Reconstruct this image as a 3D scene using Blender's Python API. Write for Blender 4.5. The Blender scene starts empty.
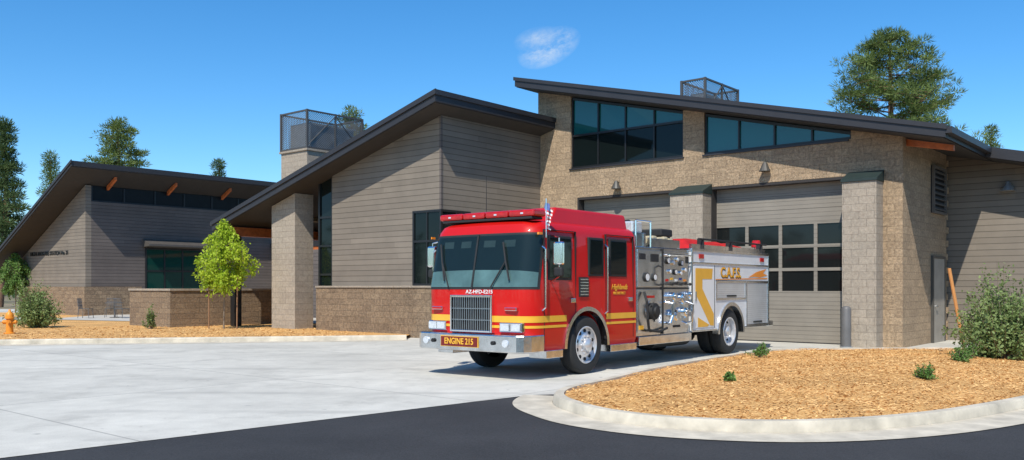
import bpy, bmesh, math, random
import numpy as np
from mathutils import Vector, Matrix, noise as mnoise
random.seed(7)
R = math.radians
scene = bpy.context.scene
scene.view_settings.view_transform = 'Standard'
scene.view_settings.look = 'None'
scene.view_settings.exposure = 0
COL = scene.collection

# ------------------------------------------------------------------ materials
def newmat(name):
    m = bpy.data.materials.new(name); m.use_nodes = True
    nt = m.node_tree; nt.nodes.clear()
    out = nt.nodes.new('ShaderNodeOutputMaterial')
    b = nt.nodes.new('ShaderNodeBsdfPrincipled')
    nt.links.new(b.outputs[0], out.inputs[0])
    return m, nt, b
def N(nt, t, **kw):
    n = nt.nodes.new(t)
    for k, v in kw.items(): setattr(n, k, v)
    return n
def math_(nt, op, a, b=None, c=None):
    n = nt.nodes.new('ShaderNodeMath'); n.operation = op
    for i, v in enumerate((a, b, c)):
        if v is None: continue
        if isinstance(v, (int, float)): n.inputs[i].default_value = v
        else: nt.links.new(v, n.inputs[i])
    return n.outputs[0]
def noise_(nt, vec, scale, detail=4, rough=.6):
    n = nt.nodes.new('ShaderNodeTexNoise'); n.inputs['Scale'].default_value = scale
    n.inputs['Detail'].default_value = detail; n.inputs['Roughness'].default_value = rough
    nt.links.new(vec, n.inputs['Vector']); return n.outputs['Fac']
def maprange(nt, v, a, b, c, d):
    n = nt.nodes.new('ShaderNodeMapRange'); nt.links.new(v, n.inputs[0])
    for i, x in enumerate((a, b, c, d)): n.inputs[i+1].default_value = x
    return n.outputs[0]
def mixc(nt, fac, a, b, mode='MIX'):
    n = nt.nodes.new('ShaderNodeMix'); n.data_type = 'RGBA'; n.blend_type = mode
    if isinstance(fac, (int, float)): n.inputs[0].default_value = fac
    else: nt.links.new(fac, n.inputs[0])
    for s, v in ((6, a), (7, b)):
        if isinstance(v, (tuple, list)): n.inputs[s].default_value = (*v[:3], 1)
        else: nt.links.new(v, n.inputs[s])
    return n.outputs[2]
def bump_(nt, bsdf, h, strength=.5, dist=.02):
    n = nt.nodes.new('ShaderNodeBump'); n.inputs['Strength'].default_value = strength
    n.inputs['Distance'].default_value = dist
    nt.links.new(h, n.inputs['Height']); nt.links.new(n.outputs[0], bsdf.inputs['Normal'])
def objco(nt): return nt.nodes.new('ShaderNodeTexCoord').outputs['Object']
def gray(nt, v):
    n = nt.nodes.new('ShaderNodeCombineColor')
    for i in range(3): nt.links.new(v, n.inputs[i])
    return n.outputs[0]

def pmat(name, col, rough=.6, metal=0, var=.12, scale=3, bump=0, bscale=40, coat=0, spec=.5, ior=None):
    m, nt, b = newmat(name)
    co = objco(nt)
    f = maprange(nt, noise_(nt, co, scale), .3, .7, 1-var, 1+var)
    c = mixc(nt, 1.0, col, gray(nt, f), 'MULTIPLY')
    nt.links.new(c, b.inputs['Base Color'])
    b.inputs['Roughness'].default_value = rough; b.inputs['Metallic'].default_value = metal
    b.inputs['Coat Weight'].default_value = coat; b.inputs['Coat Roughness'].default_value = .03
    b.inputs['Specular IOR Level'].default_value = spec
    if ior: b.inputs['IOR'].default_value = ior
    if bump: bump_(nt, b, noise_(nt, co, bscale), bump, .01)
    return m

def siding(name, col, pitch=.18, var=.1, rough=.7, metal=0, line=.45, bd=.02):
    m, nt, b = newmat(name); co = objco(nt)
    s = nt.nodes.new('ShaderNodeSeparateXYZ'); nt.links.new(co, s.inputs[0])
    zz = math_(nt, 'DIVIDE', s.outputs[2], pitch)
    fr = math_(nt, 'FRACT', zz); fl = math_(nt, 'FLOOR', zz)
    wn = nt.nodes.new('ShaderNodeTexWhiteNoise'); wn.noise_dimensions = '2D'
    u = math_(nt, 'ADD', s.outputs[0], s.outputs[1])
    cb = nt.nodes.new('ShaderNodeCombineXYZ'); nt.links.new(fl, cb.inputs[1])
    wn1 = nt.nodes.new('ShaderNodeTexWhiteNoise'); wn1.noise_dimensions = '1D'; nt.links.new(fl, wn1.inputs['W'])
    uu = math_(nt, 'FLOOR', math_(nt, 'ADD', math_(nt, 'DIVIDE', u, 3.6), wn1.outputs['Value']))
    nt.links.new(uu, cb.inputs[0]); nt.links.new(cb.outputs[0], wn.inputs['Vector'])
    v1 = maprange(nt, wn.outputs['Value'], 0, 1, 1-var, 1+var)
    v2 = maprange(nt, noise_(nt, co, 1.2), .3, .7, .90, 1.10)
    dark = maprange(nt, fr, .84, .95, 1, line)  # shadow under each lap, painted into the base colour
    f = math_(nt, 'MULTIPLY', math_(nt, 'MULTIPLY', v1, v2), dark)
    nt.links.new(mixc(nt, 1.0, col, gray(nt, f), 'MULTIPLY'), b.inputs['Base Color'])
    b.inputs['Roughness'].default_value = rough; b.inputs['Metallic'].default_value = metal
    bump_(nt, b, math_(nt, 'SUBTRACT', 1, fr), .8, bd)
    return m

def stone(name, c1, c2, mortar, bw=.4, rh=.2, strong=1.0, ms=.012):
    m, nt, b = newmat(name); co = objco(nt)
    s = nt.nodes.new('ShaderNodeSeparateXYZ'); nt.links.new(co, s.inputs[0])
    u = math_(nt, 'ADD', s.outputs[0], s.outputs[1])
    cb = nt.nodes.new('ShaderNodeCombineXYZ'); nt.links.new(u, cb.inputs[0]); nt.links.new(s.outputs[2], cb.inputs[1])
    br = nt.nodes.new('ShaderNodeTexBrick')
    br.inputs['Scale'].default_value = 1; br.inputs['Brick Width'].default_value = bw
    br.inputs['Row Height'].default_value = rh; br.inputs['Mortar Size'].default_value = ms
    br.inputs['Mortar Smooth'].default_value = .5
    br.inputs['Color1'].default_value = (*c1, 1); br.inputs['Color2'].default_value = (*c2, 1); br.inputs['Mortar'].default_value = (*mortar, 1)
    nt.links.new(cb.outputs[0], br.inputs['Vector'])
    n1 = noise_(nt, co, 13, 7, .85); n2 = noise_(nt, co, 1.3, 3)
    f = math_(nt, 'MULTIPLY', maprange(nt, n1, .36, .64, 1-.45*strong, 1+.36*strong), maprange(nt, n2, .3, .7, .94, 1.06))
    nt.links.new(mixc(nt, 1.0, br.outputs['Color'], gray(nt, f), 'MULTIPLY'), b.inputs['Base Color'])
    b.inputs['Roughness'].default_value = .9
    h = math_(nt, 'ADD', math_(nt, 'MULTIPLY', math_(nt, 'SUBTRACT', 1, br.outputs['Fac']), .3), math_(nt, 'MULTIPLY', n1, 1.5*strong))
    bump_(nt, b, h, 1.0, .05*strong)
    return m

def leafmat(name, c1, c2, sc=1.0, rough=.6, trans=.3):
    m, nt, b = newmat(name); co = objco(nt)
    g = nt.nodes.new('ShaderNodeNewGeometry')
    nz = maprange(nt, noise_(nt, co, sc, 2), .35, .65, 0, 1)
    f = math_(nt, 'ADD', math_(nt, 'MULTIPLY', nz, .5), math_(nt, 'MULTIPLY', g.outputs['Random Per Island'], .5))
    nt.links.new(mixc(nt, f, c1, c2), b.inputs['Base Color'])
    b.inputs['Roughness'].default_value = rough; b.inputs['Specular IOR Level'].default_value = .25
    tr = nt.nodes.new('ShaderNodeBsdfTranslucent'); nt.links.new(mixc(nt, f, c1, c2), tr.inputs[0])
    mx = nt.nodes.new('ShaderNodeMixShader'); mx.inputs[0].default_value = trans
    out = [n for n in nt.nodes if n.type == 'OUTPUT_MATERIAL'][0]
    nt.links.new(b.outputs[0], mx.inputs[1]); nt.links.new(tr.outputs[0], mx.inputs[2]); nt.links.new(mx.outputs[0], out.inputs[0])
    return m

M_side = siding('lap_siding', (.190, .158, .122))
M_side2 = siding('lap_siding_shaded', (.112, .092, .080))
M_door = siding('door_panel_paint', (.235, .208, .168), pitch=.12, var=.02, line=.68, bd=.008)
M_stone = stone('split_stone', (.52, .375, .235), (.41, .295, .185), (.34, .245, .155), .40, .2, 1.0, .006)
M_stone2 = stone('dark_split_stone', (.33, .235, .145), (.25, .175, .11), (.19, .135, .09), .40, .2, 1.0, .007)
M_cmu = stone('block_masonry', (.39, .325, .25), (.34, .285, .22), (.27, .225, .175), .4, .2, .5, .006)
M_roof = pmat('roof_metal', (.030, .029, .032), .5, .1, .1, 2)
M_soff = pmat('soffit', (.035, .030, .027), .75)
M_frame = pmat('window_frame_black', (.012, .013, .014), .4)
M_green = pmat('cap_green_metal', (.016, .030, .027), .6)
M_wood = pmat('glulam_wood', (.46, .12, .03), .6, var=.25, scale=6)
M_conc_s = pmat('smooth_concrete', (.48, .45, .39), .85, var=.1, scale=2, bump=.3, bscale=60)
M_gal = pmat('galvanized_steel', (.42, .44, .45), .45, .7)
M_lampm = pmat('lamp_brown', (.07, .065, .055), .5)
M_steel = pmat('stainless', (.68, .69, .70), .20, 1.0, .18, 5, .12, 18)
M_chrome = pmat('chrome', (.80, .81, .82), .10, 1.0, .05, 6)
M_slat = pmat('slat_metal', (.42, .43, .44), .3, 1.0, .1, 6)
M_black = pmat('black_rubber', (.018, .018, .018), .7)
M_tyre = pmat('tyre_rubber', (.022, .022, .022), .85, bump=.3, bscale=50)
M_dark = pmat('dark_recess', (.012, .012, .013), .8)
M_red = pmat('red_paint', (.54, .006, .003), .45, 0, .04, 2, coat=.5, spec=.25)
M_redlens = pmat('red_lens', (.46, .008, .006), .2, 0, .25, 12, coat=.3)
M_amber = pmat('amber_lens', (.8, .25, .02), .2)
M_clear = pmat('clear_lens', (.65, .68, .7), .12, .3, .2, 30)
M_gold = pmat('gold_film', (.80, .42, .035), .35, 0, .06, 3, coat=.3)
M_orange = pmat('orange_film', (.80, .27, .03), .35, 0, .06, 3, coat=.3)
M_white = pmat('white_paint', (.78, .78, .76), .35, 0, .03, 3, coat=.4)
M_silver = pmat('silver_white_panel', (.76, .77, .77), .3, .15, .06, 2, .05, 4)
M_roll = siding('roll_up_shutter', (.70, .72, .73), pitch=.05, var=.03, rough=.28, metal=.6, line=.6, bd=.006)
M_navy = pmat('flag_blue', (.03, .05, .2), .7)
M_patina = pmat('hydrant_orange', (.75, .27, .02), .5)
M_hose = pmat('hose_tan', (.45, .38, .25), .8)
M_plates = pmat('brushed_plate', (.72, .73, .74), .24, 1.0, .22, 3, .12, 7)

def glassmat(name, col, rough=.03, ior=1.7):
    m, nt, b = newmat(name)
    b.inputs['Base Color'].default_value = (*col, 1); b.inputs['Roughness'].default_value = rough
    b.inputs['IOR'].default_value = ior; b.inputs['Specular IOR Level'].default_value = .6
    co = objco(nt); bump_(nt, b, noise_(nt, co, .9, 1), .08, .02)
    return m
M_teal = glassmat('teal_glass', (.006, .095, .09), .03, 1.6)
M_gdark = glassmat('dark_glass', (.006, .010, .010), .04, 1.3)
M_gpane = glassmat('door_pane_glass', (.010, .012, .012), .05, 1.35)
def thinglass():
    m, nt, b = newmat('clear_windscreen')
    out = [n for n in nt.nodes if n.type == 'OUTPUT_MATERIAL'][0]
    b.inputs['Base Color'].default_value = (.0, .01, .01, 1); b.inputs['Roughness'].default_value = .02; b.inputs['IOR'].default_value = 1.7
    t = nt.nodes.new('ShaderNodeBsdfTransparent'); t.inputs[0].default_value = (.78, .93, .91, 1)
    mx = nt.nodes.new('ShaderNodeMixShader'); mx.inputs[0].default_value = .4
    nt.links.new(t.outputs[0], mx.inputs[1]); nt.links.new(b.outputs[0], mx.inputs[2]); nt.links.new(mx.outputs[0], out.inputs[0])
    return m
M_wind = thinglass()
def meshscreen():
    m, nt, b = newmat('wire_screen'); co = objco(nt)
    out = [n for n in nt.nodes if n.type == 'OUTPUT_MATERIAL'][0]
    s = nt.nodes.new('ShaderNodeSeparateXYZ'); nt.links.new(co, s.inputs[0])
    u = math_(nt, 'ADD', s.outputs[0], s.outputs[1])
    a = math_(nt, 'FRACT', math_(nt, 'DIVIDE', math_(nt, 'ADD', u, s.outputs[2]), .09))
    c = math_(nt, 'FRACT', math_(nt, 'DIVIDE', math_(nt, 'SUBTRACT', u, s.outputs[2]), .09))
    f = math_(nt, 'MAXIMUM', math_(nt, 'LESS_THAN', a, .3), math_(nt, 'LESS_THAN', c, .3))
    b.inputs['Base Color'].default_value = (.10, .095, .09, 1); b.inputs['Roughness'].default_value = .6
    t = nt.nodes.new('ShaderNodeBsdfTransparent'); mx = nt.nodes.new('ShaderNodeMixShader')
    nt.links.new(f, mx.inputs[0]); nt.links.new(t.outputs[0], mx.inputs[1]); nt.links.new(b.outputs[0], mx.inputs[2]); nt.links.new(mx.outputs[0], out.inputs[0])
    return m
M_screen = meshscreen()

# ------------------------------------------------------------------ mesh builder
class MB:
    def __init__(s): s.v = []; s.f = []; s.m = []
    def add(s, vs, fs, mi=0):
        o = len(s.v); s.v += [tuple(v) for v in vs]
        for f in fs: s.f.append([i+o for i in f]); s.m.append(mi)
        return s
    def box(s, x0, x1, y0, y1, z0, z1, mi=0):
        vs = [(x, y, z) for x in (x0, x1) for y in (y0, y1) for z in (z0, z1)]
        return s.add(vs, [(0,1,3,2),(4,6,7,5),(0,4,5,1),(2,3,7,6),(0,2,6,4),(1,5,7,3)], mi)
    def hexa(s, b4, t4, mi=0):
        return s.add(list(b4)+list(t4), [(3,2,1,0),(4,5,6,7),(0,1,5,4),(1,2,6,5),(2,3,7,6),(3,0,4,7)], mi)
    def prism(s, poly, vec, mi=0):
        n = len(poly); vec = Vector(vec)
        vs = [Vector(p) for p in poly]+[Vector(p)+vec for p in poly]
        fs = [list(range(n))[::-1], list(range(n, 2*n))]+[(i, (i+1) % n, n+(i+1) % n, n+i) for i in range(n)]
        return s.add(vs, fs, mi)
    def cyl(s, p0, p1, r0, r1=None, n=12, mi=0):
        r1 = r0 if r1 is None else r1
        p0 = Vector(p0); p1 = Vector(p1); d = (p1-p0).normalized()
        a = d.orthogonal().normalized(); b = d.cross(a)
        vs = []
        for p, r in ((p0, r0), (p1, r1)):
            for i in range(n):
                t = 2*math.pi*i/n; vs.append(p+(a*math.cos(t)+b*math.sin(t))*r)
        fs = [(i, (i+1) % n, n+(i+1) % n, n+i) for i in range(n)]+[list(range(n))[::-1], list(range(n, 2*n))]
        return s.add(vs, fs, mi)
    def tube(s, pts, r, n=8, mi=0):
        for i in range(len(pts)-1):
            ra = r[i] if isinstance(r, (list, tuple)) else r
            rb = r[i+1] if isinstance(r, (list, tuple)) else r
            s.cyl(pts[i], pts[i+1], ra, rb, n, mi)
        return s
    def lathe(s, prof, o, ax, n=32, mi=0):
        o = Vector(o); ax = Vector(ax).normalized(); a = ax.orthogonal().normalized(); b = ax.cross(a)
        vs = []; fs = []
        for (r, h) in prof:
            for i in range(n):
                t = 2*math.pi*i/n; vs.append(o+ax*h+(a*math.cos(t)+b*math.sin(t))*max(r, .0005))
        for j in range(len(prof)-1):
            for i in range(n):
                fs.append((j*n+i, j*n+(i+1) % n, (j+1)*n+(i+1) % n, (j+1)*n+i))
        return s.add(vs, fs, mi)
    def build(s, name, mats, parent=None, bevel=0, smooth=False, recalc=True, seg=2):
        me = bpy.data.meshes.new(name); me.from_pydata(s.v, [], s.f)
        if not isinstance(mats, (list, tuple)): mats = [mats]
        for m in mats: me.materials.append(m)
        me.polygons.foreach_set('material_index', s.m)
        if recalc:
            bm = bmesh.new(); bm.from_mesh(me); bmesh.ops.recalc_face_normals(bm, faces=bm.faces); bm.to_mesh(me); bm.free()
        ob = bpy.data.objects.new(name, me); COL.objects.link(ob)
        if parent is not None: ob.parent = parent
        if bevel:
            bv = ob.modifiers.new('bevel', 'BEVEL'); bv.width = bevel; bv.segments = seg; bv.limit_method = 'ANGLE'; bv.angle_limit = R(40)
        if smooth:
            me.polygons.foreach_set('use_smooth', [True]*len(me.polygons))
            try: me.set_sharp_from_angle(angle=R(38))
            except Exception: pass
        return ob
def bx(name, mat, parent, x0, x1, y0, y1, z0, z1, bevel=0):
    return MB().box(x0, x1, y0, y1, z0, z1).build(name, mat, parent, bevel)
def empty(name, loc, rot=0, label=None, cat=None, group=None):
    e = bpy.data.objects.new(name, None); COL.objects.link(e); e.location = loc; e.rotation_euler = (0, 0, rot); e.empty_display_size = .2
    if label: e['label'] = label
    if cat: e['category'] = cat
    if group: e['group'] = group
    return e
def sub(name, parent):
    e = bpy.data.objects.new(name, None); COL.objects.link(e); e.parent = parent; return e
def text(name, body, size, mat, parent, loc, face, ext=.004, off=0., shear=0., align='CENTER', sx=1.0):
    cu = bpy.data.curves.new(name, 'FONT'); cu.body = body; cu.size = size; cu.extrude = ext; cu.offset = off; cu.shear = shear
    cu.align_x = align; cu.align_y = 'CENTER'
    t = bpy.data.objects.new('tmp', cu); COL.objects.link(t)
    bpy.context.view_layer.update()
    me = bpy.data.meshes.new_from_object(t.evaluated_get(bpy.context.evaluated_depsgraph_get()))
    bpy.data.objects.remove(t)
    me.materials.clear(); me.materials.append(mat)
    ob = bpy.data.objects.new(name, me); COL.objects.link(ob); ob.parent = parent; ob.location = loc
    ob.rotation_euler = (R(90), 0, R(-90)) if face == '-x' else (R(90), 0, 0)
    ob.scale = (sx, 1, 1)
    return ob
def boolcut(ob, cutter):
    md = ob.modifiers.new('cut', 'BOOLEAN'); md.operation = 'DIFFERENCE'; md.object = cutter; md.solver = 'EXACT'
    bpy.context.view_layer.update()
    me = bpy.data.meshes.new_from_object(ob.evaluated_get(bpy.context.evaluated_depsgraph_get()))
    ob.modifiers.remove(md); ob.data = me; me.name = ob.name
    bpy.data.objects.remove(cutter)
def structure(ob, nm=None):
    ob['kind'] = 'structure'; return ob

# ------------------------------------------------------------------ camera, light, sky
cam_d = bpy.data.cameras.new('camera'); cam = bpy.data.objects.new('camera', cam_d); COL.objects.link(cam)
cam.location = (0, 0, 1.6); cam.rotation_euler = (R(90), 0, 0)
cam_d.sensor_width = 36; cam_d.lens = 880/1024*36; cam_d.shift_y = (287-230)/1024; cam_d.clip_end = 2000
scene.camera = cam
ELEV = R(50); hx, hy = -.30, -.95
hl = math.hypot(hx, hy); hx /= hl; hy /= hl
sd = Vector((hx*math.cos(ELEV), hy*math.cos(ELEV), math.sin(ELEV)))
sl = bpy.data.lights.new('sun', 'SUN'); sl.energy = 5.0; sl.angle = R(.5); sl.color = (1, .95, .86)
so = bpy.data.objects.new('sun', sl); COL.objects.link(so); so.rotation_euler = sd.to_track_quat('Z', 'Y').to_euler(); so.location = sd*60
w = bpy.data.worlds.new('World'); scene.world = w; w.use_nodes = True
nt = w.node_tree; nt.nodes.clear()
out = N(nt, 'ShaderNodeOutputWorld'); bg = N(nt, 'ShaderNodeBackground'); sky = N(nt, 'ShaderNodeTexSky')
sky.sky_type = 'NISHITA'; sky.sun_disc = False; sky.sun_elevation = ELEV; sky.sun_rotation = math.atan2(hx, hy)
sky.altitude = 900; sky.air_density = 1.0; sky.dust_density = .6; sky.ozone_density = 1.6
bg.inputs[1].default_value = .135
hs = N(nt, 'ShaderNodeHueSaturation'); hs.inputs['Saturation'].default_value = 1.24; hs.inputs['Value'].default_value = 1.16
tint = mixc(nt, 1.0, sky.outputs[0], (.86, 1.02, 1.13), 'MULTIPLY')
nt.links.new(tint, hs.inputs['Color'])
tc = N(nt, 'ShaderNodeTexCoord')
def cloudmask(center, sc, rotdeg):
    s1 = N(nt, 'ShaderNodeVectorMath', operation='SUBTRACT'); nt.links.new(tc.outputs['Generated'], s1.inputs[0]); s1.inputs[1].default_value = center
    mp = N(nt, 'ShaderNodeMapping'); mp.inputs['Rotation'].default_value = (0, R(rotdeg), 0); nt.links.new(s1.outputs[0], mp.inputs[0])
    m1 = N(nt, 'ShaderNodeVectorMath', operation='MULTIPLY'); nt.links.new(mp.outputs[0], m1.inputs[0]); m1.inputs[1].default_value = sc
    l1 = N(nt, 'ShaderNodeVectorMath', operation='LENGTH'); nt.links.new(m1.outputs[0], l1.inputs[0])
    return maprange(nt, l1.outputs['Value'], .0, 1.0, 1, 0), mp.outputs[0]
ma, va = cloudmask((.040, .960, .262), (27, 15, 52), 22)
mq = N(nt, 'ShaderNodeMapping'); mq.inputs['Scale'].default_value = (34, 34, 60); nt.links.new(va, mq.inputs[0])
nz = noise_(nt, mq.outputs[0], 1.0, 8, .74)
cm = math_(nt, 'MULTIPLY', math_(nt, 'POWER', ma, .7), maprange(nt, nz, .40, .72, 0, 1))
mb_, vb_ = cloudmask((.030, .958, .270), (34, 15, 70), 8)
cm = math_(nt, 'MAXIMUM', cm, math_(nt, 'MULTIPLY', mb_, maprange(nt, nz, .30, .65, 0, .8)))
cm = math_(nt, 'MULTIPLY', cm, .95)
skyc = mixc(nt, cm, hs.outputs[0], (5.8, 6.4, 6.9))
nt.links.new(skyc, bg.inputs[0]); nt.links.new(bg.outputs[0], out.inputs[0])

# ------------------------------------------------------------------ ground materials
def concrete_mat():
    m, nt, b = newmat('apron_concrete'); co = objco(nt)
    mp = N(nt, 'ShaderNodeMapping'); mp.inputs['Rotation'].default_value = (0, 0, R(-50)); nt.links.new(co, mp.inputs[0])
    s = N(nt, 'ShaderNodeSeparateXYZ'); nt.links.new(mp.outputs[0], s.inputs[0])
    j = None
    for k, o in ((0, .3), (1, 1.1)):
        fr = math_(nt, 'FRACT', math_(nt, 'DIVIDE', math_(nt, 'ADD', s.outputs[k], o+400), 4.6))
        l = math_(nt, 'LESS_THAN', fr, .006)
        j = l if j is None else math_(nt, 'MAXIMUM', j, l)
    n1 = noise_(nt, co, .35, 5, .65); n2 = noise_(nt, co, 3, 4); n3 = noise_(nt, co, 60, 3)
    f = math_(nt, 'MULTIPLY', maprange(nt, n1, .3, .7, .82, 1.12), maprange(nt, n2, .3, .7, .93, 1.06))
    f = math_(nt, 'MULTIPLY', f, maprange(nt, n3, .3, .7, .90, 1.09))
    cb = N(nt, 'ShaderNodeCombineXYZ')
    for k, o in ((0, .3), (1, 1.1)):
        nt.links.new(math_(nt, 'FLOOR', math_(nt, 'DIVIDE', math_(nt, 'ADD', s.outputs[k], o+400), 4.6)), cb.inputs[k])
    wn = N(nt, 'ShaderNodeTexWhiteNoise'); wn.noise_dimensions = '2D'; nt.links.new(cb.outputs[0], wn.inputs['Vector'])
    f = math_(nt, 'MULTIPLY', f, maprange(nt, wn.outputs['Value'], 0, 1, .95, 1.04))
    c = mixc(nt, 1.0, (.565, .54, .47), gray(nt, f), 'MULTIPLY')
    st = maprange(nt, noise_(nt, co, .8, 6, .7), .54, .70, 0, .42)
    c = mixc(nt, st, c, (.28, .265, .23))
    sp = maprange(nt, noise_(nt, co, 5.5, 2, .5), .70, .76, 0, .45)
    c = mixc(nt, sp, c, (.20, .19, .17))
    wv = N(nt, 'ShaderNodeTexWave'); wv.wave_type = 'RINGS'; wv.inputs['Scale'].default_value = .16; wv.inputs['Distortion'].default_value = 1.5; wv.inputs['Detail'].default_value = 2; wv.inputs['Detail Scale'].default_value = .4
    mp2 = N(nt, 'ShaderNodeMapping'); mp2.inputs['Location'].default_value = (9, -22, 0); nt.links.new(co, mp2.inputs[0]); nt.links.new(mp2.outputs[0], wv.inputs[0])
    tk = math_(nt, 'MULTIPLY', maprange(nt, wv.outputs['Fac'], .92, 1.0, 0, .34), maprange(nt, noise_(nt, co, .5, 3), .42, .6, 0, 1))
    c = mixc(nt, tk, c, (.26, .25, .225))
    c = mixc(nt, math_(nt, 'MULTIPLY', j, .6), c, (.20, .19, .17))
    nt.links.new(c, b.inputs['Base Color']); b.inputs['Roughness'].default_value = .85
    bump_(nt, b, n3, .25, .004)
    return m
def asphalt_mat():
    m, nt, b = newmat('asphalt'); co = objco(nt)
    n1 = noise_(nt, co, .5, 4); n3 = noise_(nt, co, 70, 3, .8); n4 = noise_(nt, co, 260, 1)
    f = math_(nt, 'MULTIPLY', maprange(nt, n1, .3, .7, .8, 1.25), maprange(nt, n3, .3, .7, .5, 1.6))
    c = mixc(nt, 1.0, (.036, .036, .037), gray(nt, f), 'MULTIPLY')
    sp = maprange(nt, n4, .66, .74, 0, .4)
    c = mixc(nt, sp, c, (.17, .165, .155))
    nt.links.new(c, b.inputs['Base Color']); b.inputs['Roughness'].default_value = .9; b.inputs['Specular IOR Level'].default_value = .3
    bump_(nt, b, n3, .6, .006); return m
def mulch_mat():
    m, nt, b = newmat('wood_mulch'); co = objco(nt)
    vo = N(nt, 'ShaderNodeTexVoronoi'); vo.inputs['Scale'].default_value = 32
    mp = N(nt, 'ShaderNodeMapping'); mp.inputs['Scale'].default_value = (1, 1.6, 1); nt.links.new(co, mp.inputs[0]); nt.links.new(mp.outputs[0], vo.inputs['Vector'])
    s = N(nt, 'ShaderNodeSeparateColor'); nt.links.new(vo.outputs['Color'], s.inputs[0])
    c = mixc(nt, s.outputs[0], (.50, .245, .065), (.88, .52, .19))
    f = math_(nt, 'MULTIPLY', maprange(nt, noise_(nt, co, .9, 5), .3, .7, .76, 1.14), maprange(nt, noise_(nt, co, 30, 4, .8), .3, .7, .7, 1.18))
    nt.links.new(mixc(nt, 1.0, c, gray(nt, f), 'MULTIPLY'), b.inputs['Base Color']); b.inputs['Roughness'].default_value = .95
    bump_(nt, b, math_(nt, 'ADD', vo.outputs['Distance'], noise_(nt, co, 20)), .7, .02); return m
def dirt_mat():
    m, nt, b = newmat('dry_ground'); co = objco(nt)
    f = maprange(nt, noise_(nt, co, .25, 6, .7), .4, .6, 0, 1)
    c = mixc(nt, f, (.30, .22, .14), (.14, .15, .07))
    nt.links.new(mixc(nt, 1.0, c, gray(nt, maprange(nt, noise_(nt, co, 12, 4), .3, .7, .7, 1.2)), 'MULTIPLY'), b.inputs['Base Color'])
    b.inputs['Roughness'].default_value = .95; return m
M_conc = concrete_mat(); M_asph = asphalt_mat(); M_mulch = mulch_mat(); M_dirt = dirt_mat()
def sheet(name, pts, z, mat):
    b = MB(); b.add([(x, y, z) for x, y in pts], [list(range(len(pts)))]); o = b.build(name, mat, recalc=False)
    bm = bmesh.new(); bm.from_mesh(o.data)
    for f in bm.faces:
        if f.normal.z < 0: f.normal_flip()
    bmesh.ops.triangulate(bm, faces=bm.faces); bm.to_mesh(o.data); bm.free()
    o['kind'] = 'structure'; return o
sheet('ground', [(-900, -900), (900, -900), (900, 900), (-900, 900)], -.02, M_dirt)
sheet('asphalt_road', [(-70, -60), (60, -60), (60, 30), (-70, 75)], -.006, M_asph)
sheet('concrete_apron', [(-60, -44.2), (.27, 13.04), (1.5, 13.3), (13, 18), (30, 24), (30, 45), (-60, 70)], 0, M_conc)

# ------------------------------------------------------------------ island
def catmull(P, sub_=8, closed=True):
    n = len(P); out = []
    rng = range(n) if closed else range(n-1)
    for i in rng:
        if closed: p0, p1, p2, p3 = P[(i-1) % n], P[i], P[(i+1) % n], P[(i+2) % n]
        else: p0, p1, p2, p3 = P[max(i-1, 0)], P[i], P[i+1], P[min(i+2, n-1)]
        for k in range(sub_):
            t = k/sub_
            out.append(tuple(.5*((2*p1[a])+(-p0[a]+p2[a])*t+(2*p0[a]-5*p1[a]+4*p2[a]-p3[a])*t*t+(-p0[a]+3*p1[a]-3*p2[a]+p3[a])*t**3) for a in (0, 1)))
    if not closed: out.append(tuple(P[-1]))
    return out
K = [(.62, 12.6), (.56, 12.0), (.70, 11.35), (1.1, 10.5), (1.9, 9.85), (3.15, 9.62), (4.73, 10.15), (6.66, 11.5), (9, 13.6), (11.5, 16.4), (12.6, 19.2), (12.2, 21.0), (10.8, 21.5), (7.1, 21.2), (5.4, 20.1), (2.75, 16.5), (1.5, 14.3), (.85, 13.2)]
KO = catmull(K, 8)
def offset_closed(P, d):
    n = len(P); o = []
    for i in range(n):
        a = Vector(P[i-1]); b = Vector(P[(i+1) % n]); t = (b-a).normalized(); nn = Vector((-t.y, t.x))
        o.append((P[i][0]+nn.x*d, P[i][1]+nn.y*d))
    return o
area = sum(KO[i][0]*KO[(i+1) % len(KO)][1]-KO[(i+1) % len(KO)][0]*KO[i][1] for i in range(len(KO)))
sg = 1 if area > 0 else -1
KI = offset_closed(KO, .16*sg); KG = offset_closed(KO, -.55*sg)
def ringmesh(name, loops, mat, n, closed=True, smooth=False):
    b = MB(); vs = [p for L in loops for p in L]; fs = []
    for j in range(len(loops)-1):
        for i in range(n if closed else n-1):
            fs.append((j*n+i, j*n+(i+1) % n, (j+1)*n+(i+1) % n, (j+1)*n+i))
    b.add(vs, fs); return b.build(name, mat, smooth=smooth)
n = len(KO)
M_kerb = pmat('kerb_concrete', (.54, .48, .375), .85, var=.25, scale=2.5, bump=.3, bscale=70)
o = ringmesh('kerb', [[(x, y, -.02) for x, y in KO], [(x+(ix-x)*.12, y+(iy-y)*.12, .10) for (x, y), (ix, iy) in zip(KO, KI)],
     [(x+(ix-x)*.25, y+(iy-y)*.25, .13) for (x, y), (ix, iy) in zip(KO, KI)], [(x, y, .13) for x, y in KI], [(x, y, .02) for x, y in KI]], M_kerb, n, smooth=True); structure(o)
idx = list(range(-4, 84))
o = ringmesh('gutter_pavement', [[(*KG[i % n], .0035) for i in idx], [(*KO[i % n], .006) for i in idx]], M_kerb, len(idx), closed=False); structure(o)
cx, cy = 6.0, 15.0
def island_h(s, x, y):
    return .10+.20*(1-s)+.035*mnoise.noise(Vector((x*1.5, y*1.5, 0)))
b = MB()
nr = 22
for j in range(nr):
    t = 1-j/(nr)
    for (x, y) in KI:
        X = cx+(x-cx)*t; Y = cy+(y-cy)*t
        b.v.append((X, Y, .09 if j == 0 else island_h(t, X, Y)))
b.v.append((cx, cy, .3))
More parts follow.
